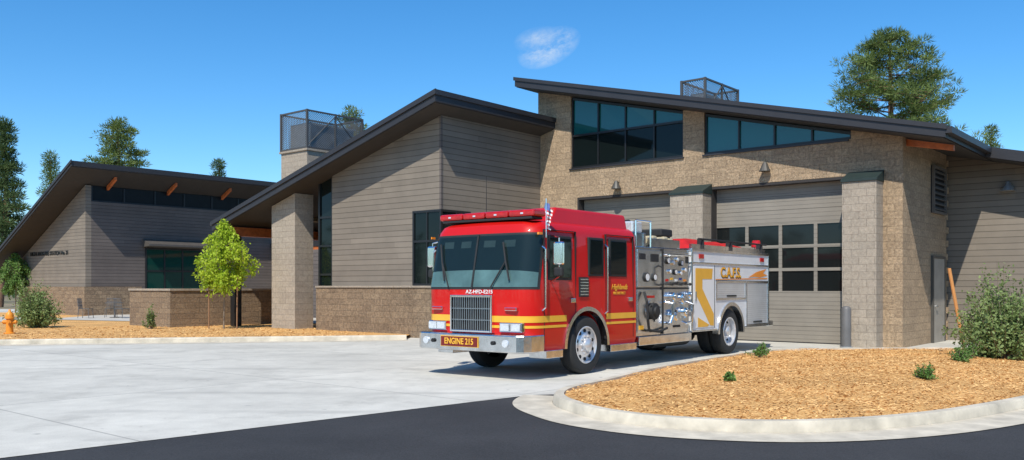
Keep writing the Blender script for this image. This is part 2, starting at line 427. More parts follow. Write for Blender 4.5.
for j in range(nr-1):
    for i in range(n): b.f.append((j*n+i, j*n+(i+1) % n, (j+1)*n+(i+1) % n, (j+1)*n+i)); b.m.append(0)
for i in range(n): b.f.append(((nr-1)*n+i, (nr-1)*n+(i+1) % n, nr*n)); b.m.append(0)
o = b.build('mulch_ground', M_mulch, smooth=True); structure(o)

LB = [(-60, 12), (-40, 18), (-25, 22), (-14.1, 24.4), (-8, 25.7), (-3.2, 26.7)]
LBs = catmull(LB, 6, closed=False)
nL = len(LBs)
def offs_open(P, d):
    o = []
    for i in range(len(P)):
        a = Vector(P[max(i-1, 0)]); b_ = Vector(P[min(i+1, len(P)-1)]); t = (b_-a).normalized(); o.append((P[i][0]-t.y*d, P[i][1]+t.x*d))
    return o
LI = offs_open(LBs, .18)
o = ringmesh('kerb.001', [[(x, y, -.01) for x, y in LBs], [(x, y, .11) for x, y in offs_open(LBs, .02)], [(x, y, .14) for x, y in offs_open(LBs, .05)], [(x, y, .14) for x, y in LI], [(x, y, 0) for x, y in LI]], M_kerb, nL, closed=False); structure(o)
o = ringmesh('gutter_pavement.001', [[(x, y, .0035) for x, y in offs_open(LBs, -.6)], [(x, y, .006) for x, y in LBs]], M_kerb, nL, closed=False); structure(o)
sheet('mulch_ground.001', LI+[(-3.2, 31), (-6, 34), (-14, 42), (-30, 52), (-60, 60)], .10, M_mulch)
sheet('patio_pavement', [(-21.5, 40.5), (-11.5, 36.2), (-5, 36), (2, 44), (-10, 58), (-22, 47)], .115, M_conc_s)
sheet('walkway_pavement', [(-34, 30.5), (-22, 37.5), (-21.5, 40.5), (-23, 44), (-60, 45), (-60, 36)], .112, M_conc_s)

def chips(name, pts_fn, count, mat, smin=.03, smax=.10):
    rng = np.random.default_rng(5); V = []; F = []
    k = 0
    while k < count:
        p = pts_fn(rng)
        if p is None: continue
        x, y, z = p
        a = rng.uniform(0, math.pi*2); L = rng.uniform(smin, smax)*.5; W = L*rng.uniform(.2, .5)
        ti = rng.uniform(-.4, .4); t2 = rng.uniform(-.4, .4)
        d = Vector((math.cos(a)*L, math.sin(a)*L, L*ti)); e = Vector((-math.sin(a)*W, math.cos(a)*W, W*t2)); c = Vector((x, y, z+.010))
        o_ = len(V); V += [c-d-e*.7, c+d-e, c+d*.8+e, c-d+e]; F.append((o_, o_+1, o_+2, o_+3)); k += 1
    b = MB(); b.v = [tuple(v) for v in V]; b.f = F; b.m = [0]*len(F)
    o = b.build(name, mat, recalc=False); o['kind'] = 'stuff'; o['label'] = 'loose orange wood chips covering the planting bed'; o['category'] = 'wood chips'; return o
M_chip = leafmat('wood_chip', (.44, .20, .05), (.97, .63, .27), 3, .9, .1)
KIa = [Vector(p) for p in KI]
def isl(rng):
    i = rng.integers(0, n); t = math.sqrt(rng.uniform(0, 1)); f = rng.uniform(0, 1)
    a = KIa[i]; b_ = KIa[(i+1) % n]; e = a+(b_-a)*f
    A = abs((a.x-cx)*(b_.y-cy)-(a.y-cy)*(b_.x-cx))
    if rng.uniform(0, 1) > A/6: return None
    X = cx+(e.x-cx)*t; Y = cy+(e.y-cy)*t
    return X, Y, island_h(t, X, Y)
chips('wood_chips', isl, 40000, M_chip, .018, .062)
def lft(rng):
    x = rng.uniform(-22, -3.4); y0 = np.interp(x, [-25, -14.1, -8, -3.2], [22.3, 24.7, 26, 27.0]); y = y0+rng.uniform(0, 1)**1.5*9
    if y > 26.5 and x > -4.5: return None
    return x, y, .10
chips('wood_chips.001', lft, 9000, M_chip, .04, .10)

# ------------------------------------------------------------------ fire station
ROTB = math.atan2(.765, .643)
st = empty('fire_station', (10.26, 23.1, 0), ROTB, 'tan stone and lap siding fire station with dark shed roofs', 'building')
def gtop(y): return 5.55+.237*y
w_ = MB()
segs = [(0, 1.345, 0, None), (1.345, 1.4, 0, 5.63), (1.4, 5.55, 4.63, 5.63), (5.55, 5.76, 0, 5.63), (5.76, 6.48, 0, None), (6.48, 6.6, 0, 5.63), (6.6, 10.5, 4.63, 5.63), (10.5, 10.78, 0, 5.63), (10.78, 12.2, 0, None)]
for y0, y1, z0, z1 in segs:
    a = gtop(y0) if z1 is None else z1; c = gtop(y1) if z1 is None else z1
    w_.prism([(0, y0, z0), (0, y1, z0), (0, y1, c), (0, y0, a)], (.45, 0, 0))
w_.prism([(.45, 0, 0), (4.3, 0, 0), (4.3, 0, gtop(0)), (.45, 0, gtop(0))], (0, .35, 0))
for i in range(14): w_.box(4.302, 4.36+.05*((i*7) % 3), -.03, .3, i*.4+.01, i*.4+.19)
w_.build('stone_wall', M_stone, st)
w2 = MB()
w2.box(11, 18, 0.05, 12.2, 0, 5.4)
w2.prism([(4.5, .35, 0), (4.5, -8, 0), (4.5, -8, gtop(-8)), (4.5, .35, gtop(.35))], (6, 0, 0))
w2.prism([(.45, 12.0, 0), (18, 12.0, 0), (18, 12.0, gtop(12)), (.45, 12.0, gtop(12))], (0, .2, 0))
w2.build('siding_wall', M_side, st)
rf = MB()
def rtop(y): return 5.876+.237*y
def slab(mb, y0, y1, x0, x1, f, th): mb.prism([(x0, y0, f(y0)-th), (x0, y1, f(y1)-th), (x0, y1, f(y1)), (x0, y0, f(y0))], (x1-x0, 0, 0))
slab(rf, -1.25, 12.52, -.9, 18.5, rtop, .30)
slab(rf, -9, -1.252, 3.4, 18.5, rtop, .30)
slab(rf, -1.29, 12.56, -.94, -.902, lambda y: rtop(y)+.02, .12)
rf.build('roof', M_roof, st)
sf = MB(); slab(sf, -1.2, 12.48, -.86, 18, lambda y: rtop(y)-.302, .02); slab(sf, -8.9, -1.25, 3.45, 18, lambda y: rtop(y)-.302, .02)
sf.build('soffit', M_soff, st)
gt = MB(); gt.box(-.9, 3.4, -1.40, -1.252, rtop(-1.25)-.20, rtop(-1.25)-.04); gt.build('gutter', M_roof, st)
bm_ = MB(); xx = .3; bm_.prism([(xx, -1.15, gtop(-1.15)-.17), (xx, .0, gtop(0)-.20), (xx, .0, gtop(0)-.03), (xx, -1.15, gtop(-1.15)-.03)], (.14, 0, 0)); bm_.build('wood_beam', M_wood, st)
def clerestory(name, y0, y1, cols, zs, mid, lowermat):
    fr = MB(); d0, d1 = .06, .16; t = .05
    zt = lambda y: gtop(y)-.03
    ys = [y0+(y1-y0)*i/cols for i in range(cols+1)]
    for i, y in enumerate(ys):
        a = y-t/2 if 0 < i < cols else (y if i == 0 else y-t)
        fr.prism([(d0, a, zs), (d0, a+t, zs), (d0, a+t, zt(a+t)), (d0, a, zt(a))], (d1-d0, 0, 0))
    fr.box(d0-.012, d1, y0, y1, zs, zs+.07)
    fr.prism([(d0-.005, y0, zt(y0)-.08), (d0-.005, y1, zt(y1)-.08), (d0-.005, y1, zt(y1)), (d0-.005, y0, zt(y0))], (.1, 0, 0))
    if mid: fr.box(d0-.008, d1, y0, y1, mid-.035, mid+.035)
    f = fr.build(name, M_frame, st)
    for i in range(cols):
        a, c = ys[i], ys[i+1]; dx = .012*((i*5+cols) % 3-1)
        if mid:
            g = MB(); g.add([(.12-dx, a, mid), (.12+dx, c, mid), (.12+dx, c, zt(c)), (.12, a, zt(a))], [(0, 1, 2), (0, 2, 3)]); g.build('glass_pane', M_teal, f)
            g = MB(); g.add([(.121+dx, a, zs), (.121, c, zs), (.121, c, mid), (.121+dx, a, mid)], [(0, 1, 2, 3)]); g.build('glass_pane', lowermat, f)
        else:
            g = MB(); g.add([(.12+dx, a, zs), (.12, c, zs), (.12, c, zt(c)), (.12+dx, a, zt(a))], [(0, 1, 2, 3)]); g.build('glass_pane', M_teal, f)
clerestory('clerestory_window', 6.48, 10.78, 4, 5.63, 6.75, M_gdark)
clerestory('clerestory_window', 1.345, 5.76, 4, 5.63, None, None)
for a, c in ((1.4, 5.8), (6.44, 10.82)): bx('window_sill', M_roof, st, -.05, .06, a, c, 5.58, 5.628)
def gdoor(y0, y1):
    d = MB()
    zc = [0, .48, .96, 1.44]
    for a, c in zip(zc[:-1], zc[1:]): d.box(.30, .36, y0, y1, a+.004, c-.004)
    for a, c in ((3.44, 3.84), (3.84, 4.24), (4.24, 4.63)): d.box(.30, .36, y0, y1, a+.004, c-.004)
    rows = 3; cols = 4; rh = (3.44-1.44)/rows; cw = (y1-y0)/cols
    for r_ in range(rows+1):
        z = 1.44+r_*rh; d.box(.30, .355, y0, y1, max(z-.045, 1.441), min(z+.045, 3.439))
    for c_ in range(cols+1):
        y = y0+c_*cw; a = max(y0, y-.05); e = min(y1, y+.05)
        for r_ in range(rows): d.box(.302, .354, a, e, 1.44+r_*rh+.045, 1.44+(r_+1)*rh-.045)
    o = d.build('garage_door', M_door, st)
    g = MB(); g.add([(.335, y0, 1.44), (.335, y1, 1.44), (.335, y1, 3.44), (.335, y0, 3.44)], [(0, 1, 2, 3)]); g.build('glass_pane', M_gpane, o)
    k = MB(); k.box(.365, .38, y0, y1, 0, 4.63); k.box(.29, .36, y0, y1, 0, .03); k.build('door_seal', M_black, o)
    h = MB(); h.box(-.012, .30, y0+.002, y0+.06, 0, 4.62); h.box(-.012, .30, y1-.06, y1-.002, 0, 4.62); h.box(-.012, .30, y0+.06, y1-.06, 4.55, 4.62); h.build('door_jamb', M_soff, o)
gdoor(1.4, 5.55); gdoor(6.6, 10.5)
for (y0, y1) in ((.5, 1.39), (5.52, 6.62)):
    p = MB(); p.box(-.55, -.002, y0, y1, 0, 4.40); pp = p.build('block_pillar', M_cmu, st)
    c = MB(); c.prism([(-.59, y0-.03, 4.402), (-.003, y0-.03, 4.402), (-.003, y0-.03, 4.72), (-.59, y0-.03, 4.46)], (0, y1-y0+.06, 0)); c.build('metal_cap', M_green, pp)
def sconce(x, y, z, mt=None, r=.17):
    s = MB(); s.cyl((x-.14, y, z-.12), (x-.14, y, z+.14), r, .05, 14); s.box(x-.14, x, y-.03, y+.03, z+.05, z+.12); s.build('wall_lamp', mt or M_lampm, st)
sconce(-.002, 8.85, 4.92); sconce(-.002, 3.75, 5.06); sconce(4.498, -1.62, 4.5, M_gal, .20)
d = MB(); d.box(2.7, 3.85, -.06, -.002, 0, 2.42); dd = d.build('side_door', pmat('door_grey', (.30, .275, .235), .5), st)
f = MB(); f.box(2.62, 2.70, -.075, -.002, 0, 2.5); f.box(3.85, 3.93, -.075, -.002, 0, 2.5); f.box(2.7, 3.85, -.075, -.002, 2.42, 2.5); f.build('door_frame', M_lampm, dd)
h = MB(); h.cyl((2.85, -.12, 1.05), (2.98, -.12, 1.05), .018); h.cyl((2.85, -.06, 1.05), (2.85, -.13, 1.05), .02); h.build('door_handle', M_chrome, dd)
l = MB(); l.box(2.62, 3.98, -.03, -.002, 3.72, 5.08, 1)
l.box(2.62, 2.70, -.10, -.031, 3.72, 5.08); l.box(3.90, 3.98, -.10, -.031, 3.72, 5.08); l.box(2.70, 3.90, -.10, -.031, 3.72, 3.79); l.box(2.70, 3.90, -.10, -.031, 5.01, 5.08)
for i in range(8): z = 3.82+i*.15; l.hexa([(2.70, -.095, z), (3.90, -.095, z), (3.90, -.032, z+.07), (2.70, -.032, z+.07)], [(2.70, -.095, z+.03), (3.90, -.095, z+.03), (3.90, -.032, z+.10), (2.70, -.032, z+.10)])
l.build('wall_louvre', [pmat('louvre_metal', (.13, .115, .10), .5), M_dark], st)
M_sfr = pmat('screen_frame', (.07, .068, .065), .5)
def screen(x0, x1, y0, y1, z0, z1):
    p = MB()
    for (a, e) in ((x0, y0), (x0, y1), (x1, y0), (x1, y1)): p.box(a-.04, a+.04, e-.04, e+.04, z0, z1)
    for z in (z0+.05, z1-.04):
        p.box(x0, x1, y0-.03, y0+.03, z-.03, z+.03); p.box(x0, x1, y1-.03, y1+.03, z-.03, z+.03); p.box(x0-.03, x0+.03, y0, y1, z-.031, z+.031); p.box(x1-.03, x1+.03, y0, y1, z-.031, z+.031)
    xm = (x0+x1)/2; p.box(xm-.03, xm+.03, y0-.032, y0+.032, z0, z1)
    p.cyl((x0, y0-.02, z0+.1), (xm, y0-.02, z1-.08), .022, n=6); p.cyl((xm, y0-.02, z1-.08), (x1, y0-.02, z0+.1), .022, n=6)
    fr = p.build('rooftop_screen', M_sfr, st)
    s = MB()
    for a, c, e, g in ((x0, x1, y0, y0), (x0, x1, y1, y1), (x0, x0, y0, y1), (x1, x1, y0, y1)):
        s.add([(a, e, z0+.05), (c, g, z0+.05), (c, g, z1-.05), (a, e, z1-.05)], [(0, 1, 2, 3)])
    s.build('wire_mesh', M_screen, fr)
    u = MB(); u.box(x0+.3, x1-.3, y0+.2, y1-.2, z0-.2, z1-.45); u.build('roof_unit', M_gal, fr)
screen(3.0, 5.5, 7.3, 8.2, 7.45, 8.78)
# centre wing -------------------------------------------------------
def ctop(y): return 7.42-.2756*(y-11.45)
cb = lambda y: ctop(y)-.35
X0 = -4.95
W = MB()
def colx(mb, y0, y1, z0, z1=None, x0=X0, t=.25):
    a = cb(y0) if z1 is None else z1; c = cb(y1) if z1 is None else z1
    mb.prism([(x0, y0, z0), (x0, y1, z0), (x0, y1, c), (x0, y0, a)], (t, 0, 0))
colx(W, 12.1, 13.34, 4.0); colx(W, 12.1, 13.34, 0, 1.62); colx(W, 13.34, 17.39, 0)
W.prism([(X0+.25, 12.1, 4.0), (-3.63, 12.1, 4.0), (-3.63, 12.1, cb(12.1)), (X0+.25, 12.1, cb(12.1))], (0, .25, 0))
W.prism([(X0+.25, 12.1, 0), (-3.63, 12.1, 0), (-3.63, 12.1, 1.62), (X0+.25, 12.1, 1.62)], (0, .25, 0))
W.prism([(-3.63, 12.1, 0), (-.003, 12.1, 0), (-.003, 12.1, cb(12.1)), (-3.63, 12.1, cb(12.1))], (0, .25, 0))
W.build('siding_wall', M_side, st)
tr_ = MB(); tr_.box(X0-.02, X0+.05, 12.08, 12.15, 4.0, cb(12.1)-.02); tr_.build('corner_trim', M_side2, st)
E = MB()
E.prism([(X0+.25, 17.9, 0), (7, 17.9, 0), (7, 17.9, cb(17.9)), (X0+.25, 17.9, cb(17.9))], (0, .3, 0))
E.prism([(2.0, 18.2, 0), (2.0, 30, 0), (2.0, 30, 3.4), (2.0, 23.5, 3.4), (2.0, 18.2, cb(18.2))], (.3, 0, 0))
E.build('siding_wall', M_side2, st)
S = MB()
S.box(X0-.10, X0-.002, 12.0, 18.15, 0, 1.58); S.box(X0-.002, -.003, 12.0, 12.098, 0, 1.58)
S.build('stone_wainscot', M_stone2, st)
S = MB(); S.box(X0-.14, X0-.002, 11.96, 18.15, 1.582, 1.64); S.box(X0-.002, -.003, 11.96, 12.098, 1.582, 1.64); S.build('wainscot_sill', M_cmu, st)
cw = MB()
cw.box(X0-.03, X0+.04, 12.07, 12.14, 1.64, 4.0)
cw.box(X0-.03, X0+.04, 13.27, 13.34, 1.64, 4.0); cw.box(-3.70, -3.63, 12.07, 12.14, 1.64, 4.0)
for z in (1.64, 3.0, 3.93):
    cw.box(X0-.025, X0+.04, 12.14, 13.27, z, z+.07); cw.box(X0+.04, -3.70, 12.075, 12.14, z, z+.07)
cw.box(X0-.02, X0+.03, 12.68, 12.73, 1.7, 3.95); cw.box(-4.30, -4.25, 12.08, 12.13, 1.7, 3.95)
f = cw.build('corner_window', M_frame, st)
g = MB(); g.add([(X0+.01, 12.1, 1.65), (X0+.01, 13.3, 1.65), (X0+.01, 13.3, 3.98), (X0+.01, 12.1, 3.98)], [(0, 1, 2, 3)])
g.add([(X0+.01, 12.11, 1.65), (-3.65, 12.11, 1.65), (-3.65, 12.11, 3.98), (X0+.01, 12.11, 3.98)], [(0, 1, 2, 3)]); g.build('glass_pane', M_gdark, f)
tw = MB(); tw.prism([(X0+.02, 17.39, .9), (X0+.02, 17.46, .9), (X0+.02, 17.46, cb(17.46)), (X0+.02, 17.39, cb(17.39))], (.1, 0, 0))
tw.prism([(X0+.02, 18.1, .9), (X0+.02, 18.18, .9), (X0+.02, 18.18, cb(18.18)), (X0+.02, 18.1, cb(18.1))], (.1, 0, 0))
for z in (.9, 2.0, 3.0, 4.0): tw.box(X0+.025, X0+.115, 17.46, 18.1, z, z+.07)
f = tw.build('slot_window', M_frame, st)
g = MB(); g.add([(X0+.07, 17.4, .9), (X0+.07, 18.15, .9), (X0+.07, 18.15, cb(18.15)), (X0+.07, 17.4, cb(17.4))], [(0, 1, 2, 3)]); g.build('glass_pane', M_gdark, f)
p = MB(); p.prism([(-5.25, 19.1, 0), (-5.25, 20.5, 0), (-5.25, 20.5, cb(20.5)-.02), (-5.25, 19.1, cb(19.1)-.02)], (.8, 0, 0)); p.build('block_pillar', M_cmu, st)
rf = MB(); rf.prism([(-5.85, 11.45, ctop(11.45)-.33), (-5.85, 23.53, ctop(23.53)-.33), (-5.85, 23.53, ctop(23.53)), (-5.85, 11.45, ctop(11.45))], (12.5, 0, 0))
rf.prism([(-5.90, 11.40, ctop(11.40)-.13), (-5.90, 23.58, ctop(23.58)-.13), (-5.90, 23.58, ctop(23.58)+.02), (-5.90, 11.40, ctop(11.40)+.02)], (.048, 0, 0))
rf.prism([(-5.85, 11.40, ctop(11.45)-.13), (-.01, 11.40, ctop(11.45)-.13), (-.01, 11.40, ctop(11.45)+.02), (-5.85, 11.40, ctop(11.45)+.02)], (0, .048, 0))
rf.build('roof', M_roof, st)
sf = MB(); sf.prism([(-5.8, 11.5, ctop(11.5)-.348), (-5.8, 23.5, ctop(23.5)-.348), (-5.8, 23.5, ctop(23.5)-.332), (-5.8, 11.5, ctop(11.5)-.332)], (12.3, 0, 0)); sf.build('soffit', M_soff, st)
bm_ = MB(); bm_.box(-5.5, 5, 22.7, 22.95, 3.55, ctop(22.95)-.36); bm_.build('wood_beam', M_wood, st)
p = MB(); p.box(-5.4, -5.1, 22.68, 22.97, 0, 3.54); p.build('steel_post', M_frame, st)
p = MB(); p.box(-3.0, -.2, 21.4, 23.1, 4.2, 6.98); p.box(-3.06, -.14, 21.34, 23.16, 6.98, 7.06); p.build('chimney', M_cmu, st)
screen(-3.0, -.2, 21.4, 23.1, 7.06, 8.6)
# left wing -----------------------------------------------------------
LX, LY = -3.42, 39.66
def ltop(y): return 7.94-.45*(y-38.23)
lb = lambda y: ltop(y)-.36
W = MB()
W.prism([(LX, LY, 0), (LX, 47.9, 0), (LX, 47.9, lb(47.9)), (LX, LY, lb(LY))], (.3, 0, 0))
W.prism([(LX+.3, 47.6, 0), (18, 47.6, 0), (18, 47.6, lb(47.6)), (LX+.3, 47.6, lb(47.6))], (0, .3, 0))
W.build('siding_wall', M_side, st)
W = MB()
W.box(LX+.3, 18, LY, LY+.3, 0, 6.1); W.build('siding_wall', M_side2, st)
S = MB(); S.box(LX-.10, LX-.002, LY-.10, 47.9, 0, 1.62); S.box(LX-.002, LX+3.0, LY-.10, LY-.002, 0, 1.62); S.build('stone_wainscot', M_stone2, st)
c = MB()
for i in range(12):
    x = LX+.35+i*1.75; c.box(x-.04, x+.04, LY+.05, LY+.14, 6.1, lb(LY)-.02)
c.box(LX+.3, 18, LY+.04, LY+.145, 6.102, 6.18); f = c.build('clerestory_window', M_frame, st)
g = MB(); g.add([(LX+.25, LY+.1, 6.1), (18, LY+.1, 6.1), (18, LY+.1, lb(LY)), (LX+.25, LY+.1, lb(LY))], [(0, 1, 2, 3)])
g.build('glass_pane', pmat('matt_dark_glass', (.010, .012, .014), .3, spec=.15), f)
rf = MB(); rf.prism([(-4.75, 38.23, ltop(38.23)-.26), (-4.75, 49.5, ltop(49.5)-.26), (-4.75, 49.5, ltop(49.5)), (-4.75, 38.23, ltop(38.23))], (23.5, 0, 0))
rf.prism([(-4.80, 38.18, ltop(38.18)-.13), (-4.80, 49.55, ltop(49.55)-.13), (-4.80, 49.55, ltop(49.55)+.02), (-4.80, 38.18, ltop(38.18)+.02)], (.048, 0, 0))
rf.build('roof', M_roof, st)
sf = MB(); sf.prism([(-4.70, 38.28, ltop(38.28)-.29), (-4.70, 49.4, ltop(49.4)-.29), (-4.70, 49.4, ltop(49.4)-.262), (-4.70, 38.28, ltop(38.28)-.262)], (23.3, 0, 0)); sf.build('soffit', M_soff, st)
for i in range(6):
    x = -2.3+i*3.4
    b2 = MB(); b2.prism([(x, 38.75, lb(38.75)-.12), (x, LY+.0, lb(LY)-.18), (x, LY+.0, lb(LY)+.04), (x, 38.75, lb(38.75)+.04)], (.12, 0, 0)); b2.build('wood_beam', M_wood, st)
wx0, wx1 = LX+3.24, LX+6.56
c = MB()
for x in (wx0, wx0+1.08, wx0+2.16, wx1-.08): c.box(x, x+.08, LY-.05, LY-.002, 1.35, 3.75)
for z in (1.35, 2.45, 3.67): c.box(wx0+.002, wx1-.002, LY-.048, LY-.002, z, z+.08)
f = c.build('hooded_window', M_frame, st)
g = MB(); g.add([(wx0, LY-.02, 1.36), (wx1, LY-.02, 1.36), (wx1, LY-.02, 3.74), (wx0, LY-.02, 3.74)], [(0, 1, 2, 3)]); g.build('glass_pane', glassmat('green_dark_glass', (.006, .04, .032), .04, 1.35), f)
h = MB(); h.prism([(wx0-.15, LY-.002, 4.25), (wx0-.15, LY-.75, 3.95), (wx0-.15, LY-.75, 3.85), (wx0-.15, LY-.002, 3.80)], (wx1-wx0+.3, 0, 0)); h.build('window_hood', pmat('hood_metal', (.08, .07, .06), .6), f)
text('lettering', 'HIGHLANDS FIRE STATION No. 21', .30, M_frame, st, (LX-.02, 44.1, 3.45), '-x', .012, .004, sx=1.08)
L = MB(); L.box(8.5, 9.2, 22.0, LY-.01, 0, 4.0); L.build('siding_wall', M_side, st)
L = MB(); L.box(7.9, 12, 22.0, LY-.05, 4.0, 4.3); L.build('roof', M_roof, st)
L = MB(); L.box(7.95, 8.15, 24, LY-.3, 3.72, 3.995); L.build('wood_beam', M_wood, st)

cw = empty('courtyard_wall', (-12.7, 32.7, 0), ROTB, 'low brown split stone courtyard wall beside the entry', 'wall')
b = MB(); b.box(0, 4.9, 0, .35, .05, 1.46); b.box(0, .35, .35, 3.1, .05, 1.46); b.build('stone_wall', M_stone2, cw)
b = MB(); b.box(-.04, 4.94, -.04, .39, 1.462, 1.54); b.box(-.04, .39, .39, 3.14, 1.462, 1.54); b.build('wall_coping', M_cmu, cw)

# ------------------------------------------------------------------ FIRE ENGINE
TR = empty('fire_engine', (1.38, 16.2, 0), math.atan2(.783, .623), 'red fire engine with gold stripes parked outside the garage', 'fire truck')
def ring(xf, ins, r=.30, xr=1.76, bow=.09, Wd=2.5):
    pts = []
    for i in range(12): pts.append((xr+(xf+r-xr)*i/12, ins))
    for i in range(9):
        a = math.pi/2*i/8; pts.append((xf+r-r*math.sin(a), ins+r-r*math.cos(a)))
    for i in range(1, 16): pts.append((xf, ins+r+(Wd-2*ins-2*r)*i/16))
    for i in range(9):
        a = math.pi/2*i/8; pts.append((xf+r-r*math.cos(a), Wd-ins-r+r*math.sin(a)))
    for i in range(1, 13): pts.append((xf+r+(xr-xf-r)*i/12, Wd-ins))
    o = []
    for x, y in pts:
        if x < xf+r: x -= bow*(1-((y-Wd/2)/(Wd/2))**2)
        o.append((x, y))
    return o
LV = [(.50, -1.60, .03), (.60, -1.655, .0), (1.0, -1.67, 0), (1.55, -1.685, 0), (1.62, -1.68, .002), (2.5, -1.50, .03), (2.60, -1.47, .04), (2.70, -1.41, .09), (2.76, -1.30, .18), (2.78, -1.15, .32)]
def lvl(z):
    for a, c in zip(LV[:-1], LV[1:]):
        if a[0] <= z <= c[0]:
            t = (z-a[0])/(c[0]-a[0]); return a[1]+(c[1]-a[1])*t, a[2]+(c[2]-a[2])*t
b = MB(); nr = len(ring(-1.6, 0)); vs = []; fs = []
for z, xf, ins in LV: vs += [(x, y, z) for x, y in ring(xf, ins)]
for j in range(len(LV)-1):
    for i in range(nr): fs.append((j*nr+i, j*nr+(i+1) % nr, (j+1)*nr+(i+1) % nr, (j+1)*nr+i))
fs.append(list(range(nr))); fs.append([(len(LV)-1)*nr+i for i in range(nr)])
b.add(vs, fs); cab = b.build('cab', M_red, TR)
c = MB().cyl((0, -.3, .50), (0, 2.8, .50), .67, n=48).build('cutter', M_dark, TR)
boolcut(cab, c)
cab.data.materials.clear(); cab.data.materials.append(M_red)
cab.data.polygons.foreach_set('material_index', [0]*len(cab.data.polygons))
cab.data.polygons.foreach_set('use_smooth', [True]*len(cab.data.polygons)); cab.data.set_sharp_from_angle(angle=R(30))
def strip(name, zs, i0, i1, off, mat, parent=TR):
    b = MB(); vs = []; m = i1-i0+1
    for k, z in enumerate(zs):
        xf, ins = lvl(z); rr = ring(xf, ins)
        for i in range(i0, i1+1):
            p = Vector(rr[i]); t = (Vector(rr[min(i+1, nr-1)])-Vector(rr[max(i-1, 0)])).normalized()
            nn = Vector((t.y, -t.x))
            if nn.dot(p-Vector((0, 1.25))) < 0: nn = -nn
            q = p+nn*off
            vs.append((q.x, q.y, z))
    fs = [(k*m+i, k*m+i+1, (k+1)*m+i+1, (k+1)*m+i) for k in range(len(zs)-1) for i in range(m-1)]
    b.add(vs, fs); return b.build(name, mat, parent, smooth=True)
# one wide wraparound windscreen: gasket, pale strip for the dash with its reflection put into the colour, two panes meeting at a slim post
M_dash_refl = pmat('dash_reflection', (.34, .44, .45), .75, var=.35, scale=1.6)
strip('windscreen_seal', [1.56, 1.62, 2.0, 2.5, 2.545], 13, 43, .006, M_black)
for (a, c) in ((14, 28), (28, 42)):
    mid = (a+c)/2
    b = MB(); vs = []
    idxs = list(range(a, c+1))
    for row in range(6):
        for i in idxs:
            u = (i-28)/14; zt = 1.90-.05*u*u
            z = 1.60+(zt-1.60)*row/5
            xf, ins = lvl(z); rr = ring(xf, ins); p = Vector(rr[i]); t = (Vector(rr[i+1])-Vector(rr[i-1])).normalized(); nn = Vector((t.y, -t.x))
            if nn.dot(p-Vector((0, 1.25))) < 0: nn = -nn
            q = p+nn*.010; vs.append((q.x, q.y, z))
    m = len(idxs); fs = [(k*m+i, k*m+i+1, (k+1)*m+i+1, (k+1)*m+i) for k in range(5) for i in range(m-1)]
    b.add(vs, fs); b.build('dash_reflection_strip', M_dash_refl, TR, smooth=True)
    strip('windscreen', [1.60, 1.9, 2.2, 2.51], a, c, .018, M_wind)
def fp(y, z, off=.05):
    xf, ins = lvl(z); return (xf-.09*(1-((y-1.25)/1.25)**2)-off, y, z)
pc = MB(); a = fp(1.25, 1.58, .03); c = fp(1.25, 2.53, .03)
pc.hexa([(a[0], 1.232, a[2]), (a[0]+.04, 1.232, a[2]), (a[0]+.04, 1.268, a[2]), (a[0], 1.268, a[2])], [(c[0], 1.232, c[2]), (c[0]+.04, 1.232, c[2]), (c[0]+.04, 1.268, c[2]), (c[0], 1.268, c[2])]); pc.build('windscreen_post', M_black, TR)
# sun visors / seats silhouettes behind glass
for y0, y1 in ((.42, 1.10), (1.40, 2.08)):
    v0 = fp(y0, 2.42, .012); v1 = fp(y1, 2.42, .012); u0 = fp(y0, 2.30, .012); u1 = fp(y1, 2.30, .012)
    b = MB(); b.add([u0, u1, v1, v0], [(0, 1, 2, 3)]); b.build('sun_visor', pmat('visor_grey', (.10, .11, .11), .8), TR)
for ya, yb in ((1.05, .55), (1.55, 2.05)):
    wp = MB()
    wp.tube([fp(ya-(.25 if ya < 1.25 else -.25), 1.60), fp(yb, 2.05)], .014, 6); wp.tube([fp(yb-.12, 1.72), fp(yb, 2.05), fp(yb+.10, 2.38)], .017, 6)
    wp.build('wiper', M_black, TR)
for z0, z1, mt, off in ((.99, 1.10, M_gold, .006), (.89, .935, M_gold, .006)):
    strip('stripe', [z0, z1], 12, nr-13, off, mt)
    for ys in (-.006, 2.503):
        bx('stripe', mt, TR, -1.38, -.66, ys, ys+.003, z0, z1); bx('stripe', mt, TR, .66, 1.755, ys, ys+.003, z0, z1)
b = MB(); b.hexa([(-1.02, .16, 2.70), (1.72, .16, 2.70), (1.72, 2.34, 2.70), (-1.02, 2.34, 2.70)], [(-.68, .22, 3.04), (1.70, .22, 3.04), (1.70, 2.28, 3.04), (-.68, 2.28, 3.04)])
b.build('raised_roof', M_red, TR, bevel=.05, seg=3)
bx('roof_vent', M_steel, TR, -.3, .9, .5, 2.0, 3.035, 3.075, .01)
def sidewin(x0, x1, z0, z1, ys=0, name='side_window'):
    y = ys
    a, c = (y-.010, y+.06) if ys == 0 else (y-.06, y+.010)
    f_ = bx(name, M_black, TR, x0, x1, a, c, z0, z1, .015)
    a, c = (y-.016, y-.0) if ys == 0 else (y, y+.016)
    bx('glass_pane', M_gdark, f_, x0+.04, x1-.04, a, c, z0+.04, z1-.04, .01)
